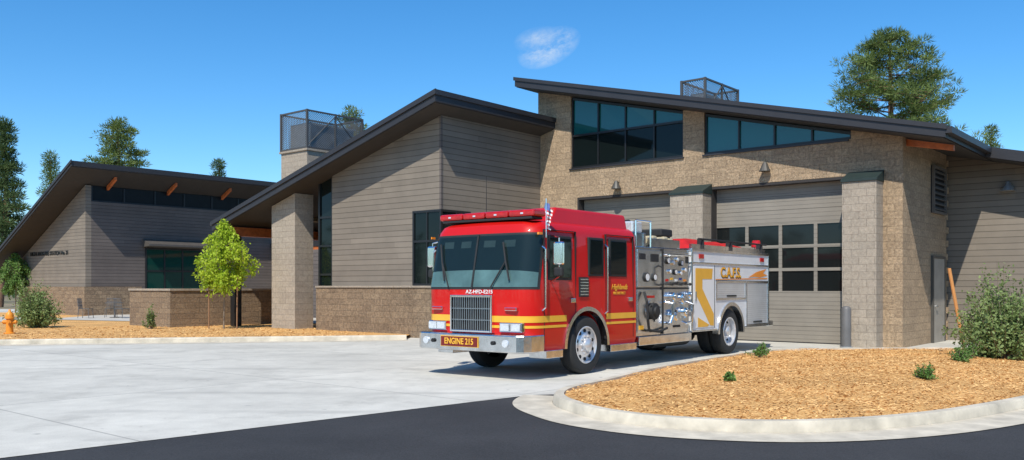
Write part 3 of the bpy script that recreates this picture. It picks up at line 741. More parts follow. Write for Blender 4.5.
for ys in (0, 2.5):
    near = ys == 0
    sidewin(-1.22, -.50, 1.72, 2.50, ys); sidewin(.05, .56, 1.80, 2.52, ys); sidewin(.76, 1.40, 1.80, 2.52, ys)
    a, c = (ys-.004, ys+.03) if near else (ys-.03, ys+.004)
    for (x0, x1, z0, z1) in ((-1.33, -.36, .62, 2.60), (.64, 1.66, .62, 2.60)):
        s = MB(); s.box(x0, x0+.014, a, c, z0, z1); s.box(x1-.014, x1, a, c, z0, z1); s.box(x0+.014, x1-.014, a, c, z1-.014, z1)
        s.build('door_seam', M_dark, TR)
    a, c = (ys-.022, ys+.01) if near else (ys-.01, ys+.022)
    v_ = bx('louvre_vent', M_black, TR, -.27, .03, a, c, 1.42, 1.78)
    s = MB()
    for k in range(6): s.box(-.25, .01, a-.008 if near else c, a if near else c+.008, 1.45+k*.055, 1.475+k*.055)
    s.build('vent_slats', M_steel, v_)
    for (xx, z0, z1) in ((-1.38, 1.2, 2.3), (.60, 1.1, 2.4)):
        yo = ys-.07 if near else ys+.07
        s = MB(); s.tube([(xx, ys, z0), (xx, yo, z0+.05), (xx, yo, z1-.05), (xx, ys, z1)], .016, 8); s.build('grab_rail', M_chrome, TR)
    for xx in (-.48, 1.50):
        bx('door_handle', M_chrome, TR, xx-.07, xx+.07, a-.02 if near else a, c if near else c+.02, 1.32, 1.40, .01)
    f = MB(); vs = []; ns = 28
    y0, y1 = (-.025, .12) if near else (2.38, 2.525)
    for i in range(ns+1):
        t = math.pi*i/ns
        for r_, y in ((.665, y0), (.74, y0), (.74, y1), (.665, y1)): vs.append((math.cos(t)*r_, y, .50+math.sin(t)*r_))
    fs = []
    for i in range(ns):
        for k in range(4): fs.append((i*4+k, i*4+(k+1) % 4, (i+1)*4+(k+1) % 4, (i+1)*4+k))
    fs += [(0, 1, 2, 3), (ns*4, ns*4+1, ns*4+2, ns*4+3)]
    f.add(vs, fs); f.build('wheel_arch_trim', M_steel, TR, smooth=True)
    ya, yb = (ys-.03, ys+.35) if near else (ys-.35, ys+.03)
    bx('step', M_steel, TR, -1.30, -.80, ya, yb, .36, .50, .01); bx('step', M_steel, TR, .78, 1.74, ya, yb, .36, .50, .01)
    bx('marker_light', M_amber, TR, -1.5, -1.40, ys-.02 if near else ys, ys+.02, 2.50, 2.54)
for ys, d in ((0, -1), (2.5, 1)):
    m = MB(); y = ys+d*.24; mx_ = -1.22
    m.tube([(mx_+.1, ys, 2.50), (mx_, y, 2.44), (mx_, y, 1.78), (mx_+.1, ys, 1.70)], .014, 8); mm = m.build('mirror_arm', M_chrome, TR)
    bx('mirror_head', M_chrome, mm, mx_-.06, mx_+.04, y-.10, y+.10, 1.98, 2.38, .03)
    bx('mirror_head', M_black, mm, mx_-.05, mx_+.03, y-.09, y+.09, 1.78, 1.94, .03)
    bx('mirror_glass', M_gdark, mm, mx_+.041, mx_+.046, y-.08, y+.08, 2.01, 2.35)
g = MB(); g.box(-1.83, -1.70, .76, .80, .80, 1.46); g.box(-1.83, -1.70, 1.70, 1.74, .80, 1.46); g.box(-1.83, -1.70, .80, 1.70, .80, .84); g.box(-1.83, -1.70, .80, 1.70, 1.42, 1.46)
gr = g.build('grille', M_chrome, TR, bevel=.008)
g = MB()
for i in range(17): y = .84+i*.0512; g.box(-1.812, -1.78, y-.0075, y+.0075, .84, 1.42)
for z in (1.02, 1.22): g.box(-1.809, -1.782, .80, 1.70, z-.008, z+.008)
g.build('grille_slats', M_slat, gr)
bx('grille_back', M_dark, gr, -1.779, -1.70, .80, 1.70, .84, 1.42)
for y0, y1 in ((.16, .62), (1.88, 2.34)):
    if y0 < 1: q = [(-1.745, y0), (-1.6, y0), (-1.6, y1), (-1.79, y1)]
    else: q = [(-1.79, y0), (-1.6, y0), (-1.6, y1), (-1.745, y1)]
    hh = MB().hexa([(x, y, .82) for x, y in q], [(x, y, .985) for x, y in q]).build('headlight', M_chrome, TR, bevel=.012)
    for k in (0, 1):
        c_ = y0+.115+k*.23; xx = -1.748-.045*((c_-y0)/(y1-y0) if y0 < 1 else 1-(c_-y0)/(y1-y0))
        bx('lamp_lens', M_clear, hh, xx-.020, xx, c_-.095, c_+.095, .84, .965, .02)
    hh = bx('turn_signal', M_chrome, TR, -1.775, -1.6, y0+.10, y1-.10, 1.19, 1.25, .01)
    bx('lamp_lens', M_redlens, hh, -1.785, -1.776, y0+.12, y1-.12, 1.20, 1.24)
bump = MB()
outl = [(-1.35, -.03), (-1.72, -.03), (-1.86, .03), (-1.93, .14), (-1.95, .30), (-1.96, 1.25), (-1.95, 2.20), (-1.93, 2.36), (-1.86, 2.47), (-1.72, 2.53), (-1.35, 2.53)]
bump.prism([(x, y, .48) for x, y in outl], (0, 0, .30)); bp = bump.build('bumper', M_steel, TR, bevel=.02)
bx('name_plate', M_gold, bp, -1.972, -1.955, .95, 1.83, .545, .735)
bx('name_plate', pmat('plate_red', (.16, .010, .010), .4), bp, -1.978, -1.9725, .962, 1.818, .557, .723)
text('lettering', 'ENGINE 215', .150, M_gold, bp, (-1.982, 1.39, .64), '-x', .003, .003, sx=.86)
for y in (.35, 2.2): MB().cyl((-1.975, y, .64), (-1.94, y, .64), .065, n=20).build('fog_light', M_clear, bp)
for y in (.62, 2.02): MB().cyl((-1.96, y, .64), (-1.99, y, .64), .035, n=16).build('tow_hook', M_dark, bp)
text('lettering', 'AZ-HFD-E215', .092, M_white, TR, (-1.789, 1.08, 1.515), '-x', .003, .001, sx=1.15)
lbr = bx('light_bar', M_black, TR, -1.42, -1.10, .20, 2.30, 2.785, 2.83, .01)
for y0, y1 in ((.14, .70), (.72, 1.24), (1.26, 1.78), (1.80, 2.36)):
    bx('lamp_lens', M_redlens, lbr, -1.44, -1.08, y0, y1, 2.832, 2.95, .035)
for y0 in (.40, 1.0, 1.5, 2.1): bx('lamp_module', M_clear, lbr, -1.449, -1.43, y0-.03, y0+.03, 2.87, 2.90, .005)
b = MB(); b.cyl((-.5, 2.0, 3.0), (-.5, 2.0, 3.75), .008, .004, 6); b.build('antenna', M_black, TR)
b = MB(); b.cyl((-1.35, -.06, 2.45), (-1.35, -.06, 3.12), .008, n=6); fl = b.build('flag_pole', M_chrome, TR)
b = MB(); vs = []
for i in range(7):
    for k in range(11):
        x = -1.35+.18*i/6*(1-.45*k/10); z = 3.08-.36*k/10-.14*i/6
        vs.append((x, -.06+.04*math.sin(i*1.9+k*.5), z))
for i in range(6):
    for k in range(10):
        b_ = [i*11+k, (i+1)*11+k, (i+1)*11+k+1, i*11+k+1]
        b.f.append(b_); b.m.append(0 if (i < 3 and k < 4) else (1 if k % 2 else 2))
b.v = vs; b.build('flag', [pmat('flag_pale_blue', (.10, .14, .34), .8), M_white, pmat('flag_red', (.5, .08, .08), .8)], fl, recalc=False)
text('lettering', 'Highlands', .15, M_gold, TR, (1.12, -.008, 1.60), '-y', .002, .001, shear=.35)
text('lettering', 'FIRE DISTRICT', .072, M_gold, TR, (1.12, -.008, 1.48), '-y', .002, .001)
b = MB(); b.box(-1.3, 8.3, .75, 1.75, .50, .85); b.box(-.75, .75, .42, 2.08, .65, 1.17); b.box(5.5, 6.9, .68, 1.82, .55, 1.2); b.build('chassis', M_dark, TR)
b = MB(); b.cyl((0, .2, .535), (0, 2.3, .535), .09); b.cyl((6.19, .2, .535), (6.19, 2.3, .535), .12); b.cyl((6.19, 1.05, .535), (6.19, 1.45, .535), .26); b.cyl((3.0, .45, .5), (4.6, .45, .5), .22, n=16); b.build('axles', M_black, TR)
# pump module
pm = bx('pump_panel', M_steel, TR, 1.82, 4.12, .04, 2.46, .60, 2.42, .012)
b = MB(); b.box(1.86, 2.86, .02, .038, .68, 1.55); b.box(1.86, 2.86, .022, .038, 1.60, 2.36); b.box(2.92, 4.05, .02, .038, .68, 1.56); b.box(2.92, 4.05, .024, .038, 1.60, 2.36)
b.build('panel_plates', M_plates, pm, bevel=.006)
b = MB(); b.box(2.865, 2.915, .01, .038, .62, 2.40); b.box(1.84, 4.08, .012, .038, 1.56, 1.59); b.build('panel_gap', M_black, pm)
rg = random.Random(4)
for (x, z, r_) in ((3.10, 2.16, .075), (3.33, 2.12, .05), (3.50, 2.19, .05), (3.70, 2.12, .065), (3.18, 1.93, .045), (3.42, 1.92, .06), (3.66, 1.90, .045), (3.86, 1.97, .05), (2.20, 1.80, .095), (2.52, 1.80, .075)):
    gg = MB().cyl((x, .02, z), (x, -.014, z), r_, n=20).build('gauge', M_black if r_ > .05 else M_chrome, pm)
    MB().cyl((x, -.013, z), (x, -.019, z), r_*.76, n=20).build('gauge_face', M_white, gg)
for x, z, r_ in ((2.42, 1.10, .17), (3.3, 1.0, .12), (3.75, 1.06, .10), (3.22, 1.40, .085), (3.62, 1.36, .10), (3.95, 1.44, .06)):
    g = MB(); g.lathe([(0, -.16), (r_*.55, -.16), (r_*.62, -.12), (r_, -.11), (r_, -.03), (r_*.8, -.02), (r_*.8, .05)], (x, .03, z), (0, 1, 0), 24)
    for k in range(3):
        a = k*2.09+.4; g.cyl((x+math.cos(a)*r_*.9, -.06, z+math.sin(a)*r_*.9), (x+math.cos(a)*r_*1.28, -.06, z+math.sin(a)*r_*1.28), .018, n=8)
    g.build('hose_coupling', M_chrome if r_ < .15 else M_black, pm, smooth=True)
    MB().lathe([(r_*1.15, 0), (r_*1.35, 0), (r_*1.35, .01)], (x, .012, z), (0, 1, 0), 24).build('coupling_ring', M_plates, pm)
for i in range(5):
    x = 3.08+i*.2; z = 1.66+.03*(i % 2)
    g = MB(); g.cyl((x, .02, z), (x, -.09, z), .014, n=8); g.cyl((x, -.09, z), (x, -.12, z), .032, n=10)
    g.build('valve_pull', M_black, pm)
    bx('tag_plate', [M_red, M_gold, M_white, M_navy, M_orange][i], pm, x-.05, x+.05, .012, .019, z+.06, z+.11)
for x, z, w1, h1, mt in ((2.05, 2.22, .22, .12, M_black), (2.55, 2.2, .3, .16, M_black), (2.36, 1.40, .34, .05, M_redlens), (3.98, 2.2, .09, .16, M_black), (2.0, .78, .16, .08, M_gold), (3.5, .76, .3, .05, M_black)):
    bx('panel_label', mt, pm, x-w1/2, x+w1/2, .008, .018, z-h1/2, z+h1/2)
# visible pipework with elbows
g = MB(); g.tube([(3.0, .03, .84), (3.0, -.10, .84), (3.08, -.12, 1.0), (3.08, -.12, 1.25), (3.02, .03, 1.28)], .035, 10); g.build('discharge_pipe', M_chrome, pm, smooth=True)
g = MB(); g.tube([(3.95, .03, .80), (3.98, -.10, .84), (3.98, -.12, 1.22), (3.95, .03, 1.28)], .030, 10); g.build('discharge_pipe', M_chrome, pm, smooth=True)
g = MB(); g.tube([(2.72, .03, 2.05), (2.72, -.08, 2.0), (2.72, -.08, 1.66), (2.72, .03, 1.64)], .018, 8); g.build('drain_pipe', M_black, pm, smooth=True)
g = MB(); g.tube([(2.05, -.02, 1.50), (2.02, -.10, 1.30), (2.06, -.10, .95), (2.18, -.06, .72), (2.6, -.06, .68), (2.95, -.05, .74)], .028, 8); g.build('coiled_hose', M_black, pm, smooth=True)
g = MB(); g.cyl((3.0, -.07, 2.28), (4.0, -.07, 2.28), .02, n=8)
for x in (3.02, 3.98): g.cyl((x, -.07, 2.28), (x, .04, 2.28), .014, n=8)
g.build('grab_rail', M_chrome, pm)
bx('step', M_steel, pm, 1.84, 4.1, -.03, .3, .42, .60, .01)
g = MB(); g.box(1.9, 2.5, .2, 2.3, 2.43, 2.72); g.box(2.6, 3.9, .15, .22, 2.43, 2.62); g.box(2.6, 3.9, 2.28, 2.35, 2.43, 2.72); g.build('hose_tray', M_steel, pm, bevel=.01)
g = MB()
for k in range(5): g.box(2.65+k*.24, 2.83+k*.24, .25, 2.25, 2.45, 2.66+.03*(k % 2))
g.build('folded_hose', M_hose, pm, bevel=.03)
g = MB(); g.cyl((2.95, 1.1, 2.66), (2.95, 1.1, 2.92), .07); g.cyl((3.3, 1.1, 3.02), (2.55, 1.1, 2.94), .075, .05, 14); g.cyl((2.55, 1.1, 2.94), (2.4, 1.1, 2.92), .06, .07, 14); g.build('water_monitor', M_black, pm, smooth=True)
g = MB(); g.tube([(1.95, .12, 2.4), (1.95, .12, 2.95), (2.55, .12, 2.95), (2.55, .12, 2.4)], .02, 8); g.build('grab_rail', M_chrome, pm)
bx('flood_light', M_clear, pm, 2.05, 2.45, .25, .65, 2.73, 2.95, .03)
bx('equipment_box', M_black, pm, 3.35, 3.85, .3, .9, 2.70, 2.86, .03)
# rear body
body = bx('rear_body', M_silver, TR, 4.16, 8.45, 0, 2.5, .60, 2.44)
c = MB().cyl((6.19, -.3, .50), (6.19, 2.8, .50), .66, n=48).build('cutter', M_dark, TR)
boolcut(body, c); body.data.materials.clear(); body.data.materials.append(M_silver); body.data.polygons.foreach_set('material_index', [0]*len(body.data.polygons))
for ys in (0, 2.5):
    near = ys == 0
    a, c = (ys-.012, ys+.01) if near else (ys-.01, ys+.012)
    for (x0, x1, z0, z1) in ((5.40, 6.98, 1.34, 1.70), (7.10, 8.36, .68, 1.70)):
        o_ = bx('roller_shutter', M_roll, body, x0, x1, a, c, z0, z1)
        s = MB(); q = (a-.012, a) if near else (c, c+.012)
        fa, fc = (a-.008, c+.002) if near else (a-.002, c+.008)
        s.box(x0-.04, x0, fa, fc, z0-.04, z1+.04); s.box(x1, x1+.04, fa, fc, z0-.04, z1+.04)
        s.box(x0, x1, fa, fc, z1, z1+.04); s.box(x0, x1, fa, fc, z0-.04, z0)
        s.build('shutter_frame', M_steel, o_)
        bx('shutter_handle', M_black, o_, (x0+x1)/2-.25, (x0+x1)/2+.25, q[0]-.01, q[1], z0+.03, z0+.07)
        bx('shutter_gap', M_dark, o_, x0-.05, x1+.05, (a-.004) if near else c-.001, (a+.001) if near else c+.004, z1+.042, z1+.056)
    o_ = bx('compartment_door', M_white, body, 4.24, 5.28, a, c, .68, 2.06, .01)
    bx('door_gap', M_dark, body, 5.30, 5.32, -.003 if near else 2.5, 0 if near else 2.503, .66, 2.1)
    bx('door_handle', M_chrome, o_, 4.29, 4.35, a-.02 if near else a, c if near else c+.02, 1.3, 1.5)
    f = MB(); vs = []; ns = 28
    y0, y1 = (-.03, .12) if near else (2.38, 2.53)
    for i in range(ns+1):
        t = math.pi*i/ns
        for r_, y in ((.655, y0), (.74, y0), (.74, y1), (.655, y1)): vs.append((6.19+math.cos(t)*r_, y, .50+math.sin(t)*r_))
    fs = [(i*4+k, i*4+(k+1) % 4, (i+1)*4+(k+1) % 4, (i+1)*4+k) for i in range(ns) for k in range(4)]
    f.add(vs, fs); f.build('wheel_arch_trim', M_steel, TR, smooth=True)
b = MB(); b.box(4.14, 8.47, -.02, 2.52, 2.12, 2.16); b.box(4.14, 8.47, -.022, 2.522, 2.40, 2.46); b.box(4.14, 4.20, -.021, 0, .60, 2.44); b.box(8.41, 8.47, -.021, 0, .60, 2.44); b.box(4.2, 5.42, -.02, -.001, .60, .64); b.box(6.96, 8.4, -.02, -.001, .60, .64)
b.build('body_trim', M_steel, body, bevel=.006)
b = MB()
def gp(pts, y=-.0165): b.prism([(x, y, z) for x, z in pts], (0, .003, 0))
gp([(4.32, 2.02), (5.18, 2.02), (5.14, 1.78), (4.66, 1.78), (4.66, 1.56), (4.32, 1.46)])
gp([(4.32, 1.458), (4.66, 1.558), (5.24, .98), (5.24, .71), (5.06, .72)])
gp([(4.44, .92), (5.02, .735), (4.90, .70), (4.44, .70)])
b.build('gold_graphic', M_gold, body)
M_lout = pmat('letter_outline', (.03, .02, .015), .5); M_dgold = pmat('deep_gold', (.80, .38, .02), .4)  # dark printed outline behind the gold letters
text('lettering', 'C.A.F.S.', .33, M_lout, body, (6.20, -.004, 1.925), '-y', .003, .018, sx=1.08)
text('lettering', 'C.A.F.S.', .33, M_dgold, body, (6.18, -.012, 1.935), '-y', .003, .006, sx=1.08)
b = MB()
gp([(7.20, 1.84), (7.7, 1.98), (8.3, 2.06), (8.1, 1.95), (8.38, 1.90), (7.9, 1.84), (7.6, 1.86)], -.008)
gp([(5.36, 1.765), (8.38, 1.80), (8.38, 1.835), (5.36, 1.785)], -.0045)
b.build('orange_graphic', M_orange, body)
bx('tailboard', M_steel, TR, 8.475, 8.9, .05, 2.45, .58, .72, .015)
bx('rear_shutter', M_roll, body, 8.475, 8.49, .3, 2.2, .8, 2.4)
for y in (.12, 2.3): bx('tail_light', M_redlens, body, 8.475, 8.52, y, y+.10, 1.2, 1.8)
# hose bed cover: slack vinyl over the hose load (uneven top)
b = MB(); nxg, nyg = 22, 10; vs = []
for i in range(nxg+1):
    for k in range(nyg+1):
        u = i/nxg; v = k/nyg; ed = min(1, min(u, 1-u)*10, min(v, 1-v)*7)
        vs.append((4.32+3.5*u, .12+2.26*v, 2.47+ed*(.26-.05*u+.045*mnoise.noise(Vector((u*7, v*4, 3))))))
b.add(vs, [(i*(nyg+1)+k, (i+1)*(nyg+1)+k, (i+1)*(nyg+1)+k+1, i*(nyg+1)+k+1) for i in range(nxg) for k in range(nyg)])
b.build('hose_bed_cover', pmat('red_vinyl', (.50, .010, .008), .6, var=.25, scale=4, bump=.8, bscale=3), body, smooth=True)
bx('side_rail', M_steel, body, 4.2, 8.3, .02, .08, 2.462, 2.56)
b = MB(); b.cyl((4.5, -.0, 2.68), (8.3, -.0, 2.68), .022, n=8)
for x in (4.7, 6.2, 8.0): b.box(x, x+.04, -.02, .14, 2.46, 2.70)
b.build('pike_pole', M_black, body)
for y in (.2, 2.2):
    bb = MB().cyl((8.15, y, 2.46), (8.15, y, 2.62), .05).build('beacon_stand', M_chrome, body)
    MB().cyl((8.15, y, 2.62), (8.15, y, 2.80), .13, .10, 16).build('lamp_lens', M_redlens, bb, bevel=.02)
for x in (4.5, 7.9): bx('marker_light', M_redlens, body, x, x+.22, -.03, .0, 2.24, 2.34, .01)
M_wheel = pmat('polished_alloy', (.70, .70, .71), .28, .6, .06, 8)
def wheel(x, y, d, rear=False):
    W_ = sub('wheel', TR); W_.location = (x, y, .535)
    t = MB(); wd = .29
    t.lathe([(.335, 0), (.37, -.0), (.47, -.012), (.515, .01), (.535, .05), (.535, .13), (.528, .135), (.528, .155), (.535, .16), (.535, .24), (.515, .28), (.47, wd), (.335, wd)], (0, 0, 0), (0, d, 0), 48)
    t.build('tyre', M_tyre, W_, smooth=True)
    r_ = MB()
    if not rear: r_.lathe([(.345, .0), (.335, -.008), (.32, .0), (.31, .05), (.24, .045), (.20, .015), (.13, .01), (.12, -.05), (.09, -.075), (0, -.08)], (0, 0, 0), (0, d, 0), 40)
    else: r_.lathe([(.345, .0), (.335, -.008), (.32, .0), (.31, .12), (.24, .14), (.20, .13), (.13, .12), (.12, .02), (.09, .0), (0, -.005)], (0, 0, 0), (0, d, 0), 40)
    o_ = -.0 if not rear else .115
    for k in range(10):
        a = k*math.pi/5; r_.cyl((.165*math.cos(a), d*(.015+o_), .165*math.sin(a)), (.165*math.cos(a), d*(-.02+o_), .165*math.sin(a)), .018, n=6)
        a = (k+.5)*math.pi/5; r_.cyl((.262*math.cos(a), d*(.046+o_*.85), .262*math.sin(a)), (.262*math.cos(a), d*(.030+o_*.85), .262*math.sin(a)), .034, n=12, mi=1)
    r_.build('rim', [M_wheel, M_dark], W_, smooth=True)
wheel(0, .01, 1); wheel(0, 2.49, -1); wheel(6.19, .03, 1, True); wheel(6.19, 2.47, -1, True)
wheel(6.19, .36, 1, True); wheel(6.19, 2.14, -1, True)

# ------------------------------------------------------------------ vegetation
def tri_cloud(C, D, L, Wd, rng):
    n_ = len(C); D = D/np.linalg.norm(D, axis=1, keepdims=True)
    Rn = rng.normal(size=(n_, 3)); S = np.cross(D, Rn); S /= np.linalg.norm(S, axis=1, keepdims=True)+1e-6
    V = np.empty((n_, 3, 3)); V[:, 0] = C-S*Wd[:, None]; V[:, 1] = C+S*Wd[:, None]; V[:, 2] = C+D*L[:, None]
    return V.reshape(-1, 3)
def raw_mesh(name, V, k, mat, parent):
    me = bpy.data.meshes.new(name); nf = len(V)//k
    me.vertices.add(len(V)); me.vertices.foreach_set('co', V.astype(np.float32).ravel())
    me.loops.add(nf*k); me.loops.foreach_set('vertex_index', np.arange(nf*k, dtype=np.int32))
    me.polygons.add(nf); me.polygons.foreach_set('loop_start', np.arange(0, nf*k, k, dtype=np.int32)); me.polygons.foreach_set('loop_total', np.full(nf, k, dtype=np.int32))
    me.update(); me.validate(); me.materials.append(mat)
    ob = bpy.data.objects.new(name, me); COL.objects.link(ob)
    if parent is not None: ob.parent = parent
    return ob
M_bark = pmat('pine_bark', (.20, .11, .065), .95, var=.35, scale=6, bump=.6, bscale=12)
M_bark2 = pmat('young_bark', (.22, .17, .12), .9, var=.2)
M_needle = leafmat('pine_needles', (.05, .085, .025), (.26, .33, .09), .8, .6, .32)
M_needle2 = leafmat('pine_needles_dark', (.035, .07, .026), (.15, .21, .07), .4)
M_lime = leafmat('young_leaves', (.26, .40, .02), (.60, .72, .07), 3, .6, .45)
M_sage = leafmat('shrub_leaves', (.09, .15, .04), (.33, .41, .15), 3)
M_shr = leafmat('small_shrub_leaves', (.06, .15, .03), (.22, .36, .09), 5)
def pine(name, label, loc, H, cr, cb_, seed, nb, needle, mat, shape='round', per=60, fine=1.0, flat=.6):
    rng = np.random.default_rng(seed)
    e = empty(name, loc, 0, label, 'tree')
    t = MB(); pts = []; rr = []
    bx_, by_ = rng.uniform(-.5, .5), rng.uniform(-.5, .5)
    for i in range(13):
        f = i/12; pts.append((bx_*math.sin(f*2.5), by_*math.sin(f*2), H*.97*f)); rr.append(.020*H*(1-f)**.8+.03)
    t.tube(pts, rr, 10)
    def trunkpt(z):
        f = min(max(z/(H*.97), 0), 1); return np.array([bx_*math.sin(f*2.5), by_*math.sin(f*2), z])
    C = []; D = []
    for k in range(nb):
        f = ((k+rng.uniform(0, 1))/nb)**.9
        z = cb_+(H-cb_)*f*.97
        if shape == 'round': env = cr*(max(0, 1-f**1.6)**.66*.95+.10)*(.8 if f < .12 else 1)
        else: env = cr*((1-f)**.9+.06)
        a = k*2.399+rng.uniform(-.5, .5)
        ln_ = env*rng.uniform(.5, 1.12)*(1+.18*math.sin(a*2+seed+f*7))
        base = trunkpt(z-.18*ln_)
        up = rng.uniform(-.05, .35)
        tip = base+np.array([math.cos(a)*ln_, math.sin(a)*ln_, ln_*up])
        mid = base+(tip-base)*.5+np.array([0, 0, -.06*ln_])
        t.tube([tuple(base), tuple(mid), tuple(tip)], [.05*(1-f)+.025, .03*(1-f)+.015, .012], 5)
        nc = max(2, int(2+ln_*1.7))
        for j in range(nc):
            s = 1.0-.62*(j/nc)**.9 if shape == 'round' else 1.0-.85*(j/nc)
            q0 = (base+(mid-base)*2*s) if s < .5 else (mid+(tip-mid)*(s-.5)*2)
            side = rng.normal()*.26*ln_*(1.1-s*.5)
            p = q0+np.array([-math.sin(a)*side, math.cos(a)*side, rng.uniform(-.05, .35)*needle])
            if abs(side) > .3: t.cyl(tuple(q0), tuple(p), .015, .008, 4)
            cs = rng.uniform(.5, 1.15)*needle
            m = int(per*rng.uniform(.6, 1.3)*(cs/needle)**1.5)+10
            d = rng.normal(size=(m, 3)); d /= np.linalg.norm(d, axis=1, keepdims=True)
            C.append(p+d*cs*(rng.uniform(0, 1, size=(m, 1))**.5)*np.array([1.15, 1.15, flat])); D.append(d+np.array([0, 0, .45]))
    t.build('trunk', M_bark, e, smooth=True)
    C = np.concatenate(C); D = np.concatenate(D); m = len(C)
    V = tri_cloud(C, D, rng.uniform(.35, .7, m)*needle*.9, rng.uniform(.04, .085, m)*needle*fine, rng)
    raw_mesh('crown', V, 3, mat, e)
    return e
pine('pine_tree', 'tall broad ponderosa pine behind the garage roof', (21.3, 50, 0), 16.3, 4.2, 8.4, 21, 84, .52, M_needle, per=130, fine=.72, flat=.5)
pine('pine_tree', 'small pine top showing over the low roof', (38.5, 70, 0), 14.6, 1.7, 8, 12, 34, .5, M_needle, 'cone')
pine('pine_tree', 'dark slender pine at the end of the office wing', (-40.8, 70, 0), 15.0, 2.4, 3, 13, 66, .6, M_needle2, 'cone', 100)
pine('pine_tree', 'green pine rising behind the office roof', (-34.2, 76, 0), 16.2, 2.5, 8, 14, 56, .6, M_needle, 'round', 90)
pine('pine_tree', 'small distant pine behind the office roof', (-47.5, 90, 0), 15.4, 1.6, 7, 15, 40, .6, M_needle, 'cone')
pine('pine_tree', 'pointed pine tip behind the office roof', (-30, 90, 0), 14.6, 1.3, 8, 16, 30, .6, M_needle2, 'cone')
pine('pine_tree', 'pine top behind the chimney screen', (-12.2, 66, 0), 14.9, 1.8, 9, 17, 36, .5, M_needle, 'round')
pine('pine_tree', 'pine tree at the far end of the parking lot', (-55, 92, 0), 14, 3.0, 3, 18, 55, .65, M_needle2, 'cone')
rng = np.random.default_rng(99); C = []; D = []
for k in range(520):
    a = rng.uniform(0, 2*math.pi); rd = rng.uniform(135, 190); H = rng.uniform(7, 13)
    m = 46; f = rng.uniform(0, 1, m); ang = rng.uniform(0, 2*math.pi, m); er = (1-f)*2.6*rng.uniform(.3, 1, m)+.1
    q = np.stack([rd*math.sin(a)+np.cos(ang)*er, rd*math.cos(a)+np.sin(ang)*er, .5+f*H], 1)
    C.append(q); D.append(np.stack([np.cos(ang), np.sin(ang), rng.uniform(-.3, .7, m)], 1))
C = np.concatenate(C); D = np.concatenate(D); m = len(C)
o = raw_mesh('distant_woods', tri_cloud(C, D, rng.uniform(1.2, 2.4, m), rng.uniform(.4, .9, m), rng), 3, M_needle2, None)
o['kind'] = 'stuff'; o['label'] = 'dark green band of distant pine woods'; o['category'] = 'woods'

def leafquads(C, size, rng, droop=None):
    n_ = len(C); A = rng.normal(size=(n_, 3))
    if droop is not None: A = A*.6+droop
    A /= np.linalg.norm(A, axis=1, keepdims=True); B = np.cross(A, rng.normal(size=(n_, 3))); B /= np.linalg.norm(B, axis=1, keepdims=True)+1e-6
    L = size*rng.uniform(.6, 1.2, n_)[:, None]; V = np.empty((n_, 4, 3))
    V[:, 0] = C; V[:, 1] = C+A*L*.5+B*L*.28; V[:, 2] = C+A*L; V[:, 3] = C+A*L*.5-B*L*.28
    return V.reshape(-1, 3)
def shrub(name, label, loc, rx, rz, seed, nst, per, leaf, mat, cat='bush', group=None):
    rng = np.random.default_rng(seed); e = empty(name, loc, 0, label, cat, group)
    t = MB(); C = []
    for k in range(nst):
        a = rng.uniform(0, 2*math.pi); el = rng.uniform(.05, 1.5); s = rng.uniform(.45, 1.02)*(1+.15*math.sin(3*a+seed))
        tip = np.array([math.cos(a)*math.cos(el)*rx*s, math.sin(a)*math.cos(el)*rx*s, .12*rz+math.sin(el)*rz*s*.85])
        mid = tip*np.array([.55, .55, .45])
        t.tube([(0, 0, -.02), tuple(mid), tuple(tip)], [.012+.01*rx, .008, .004], 4)
        f = rng.uniform(.35, 1.03, per)[:, None]
        pts = np.where(f < .5, mid*f*2, mid+(tip-mid)*(f-.5)*2)
        C.append(pts+rng.normal(size=(per, 3))*rx*.065)
    t.build('branches', M_bark2, e)
    C = np.concatenate(C); C[:, 2] = np.maximum(C[:, 2], .02)
    raw_mesh('foliage', leafquads(C, leaf, rng), 4, mat, e); return e
shrub('bush', 'large grey-green bush at the edge of the mulch', (9.85, 17.6, .12), 1.15, 1.75, 21, 150, 95, .08, M_sage)
shrub('bush', 'round grey-green bush beside the kerb', (-17.6, 32.5, .1), 1.0, 1.75, 22, 130, 80, .09, M_sage)
for i, (x, y, r_, z) in enumerate(((5.05, 17.9, .26, .28), (3.25, 13.2, .12, .13), (6.3, 13.4, .22, .26), (8.3, 16.3, .26, .30), (8.8, 17.0, .30, .4))):
    shrub('small_shrub', 'small green shrub in the orange mulch', (x, y, .2), r_, z, 30+i, 26, 34, .045, M_shr, 'shrub', 'small shrubs in the mulch island')
shrub('small_shrub', 'wispy shrub in front of the courtyard wall', (-12.9, 31.4, .1), .35, .9, 40, 30, 40, .07, M_sage, 'shrub')
shrub('small_shrub', 'low shrub by the building base', (-8.6, 33.0, .1), .3, .35, 41, 30, 40, .06, M_sage, 'shrub')
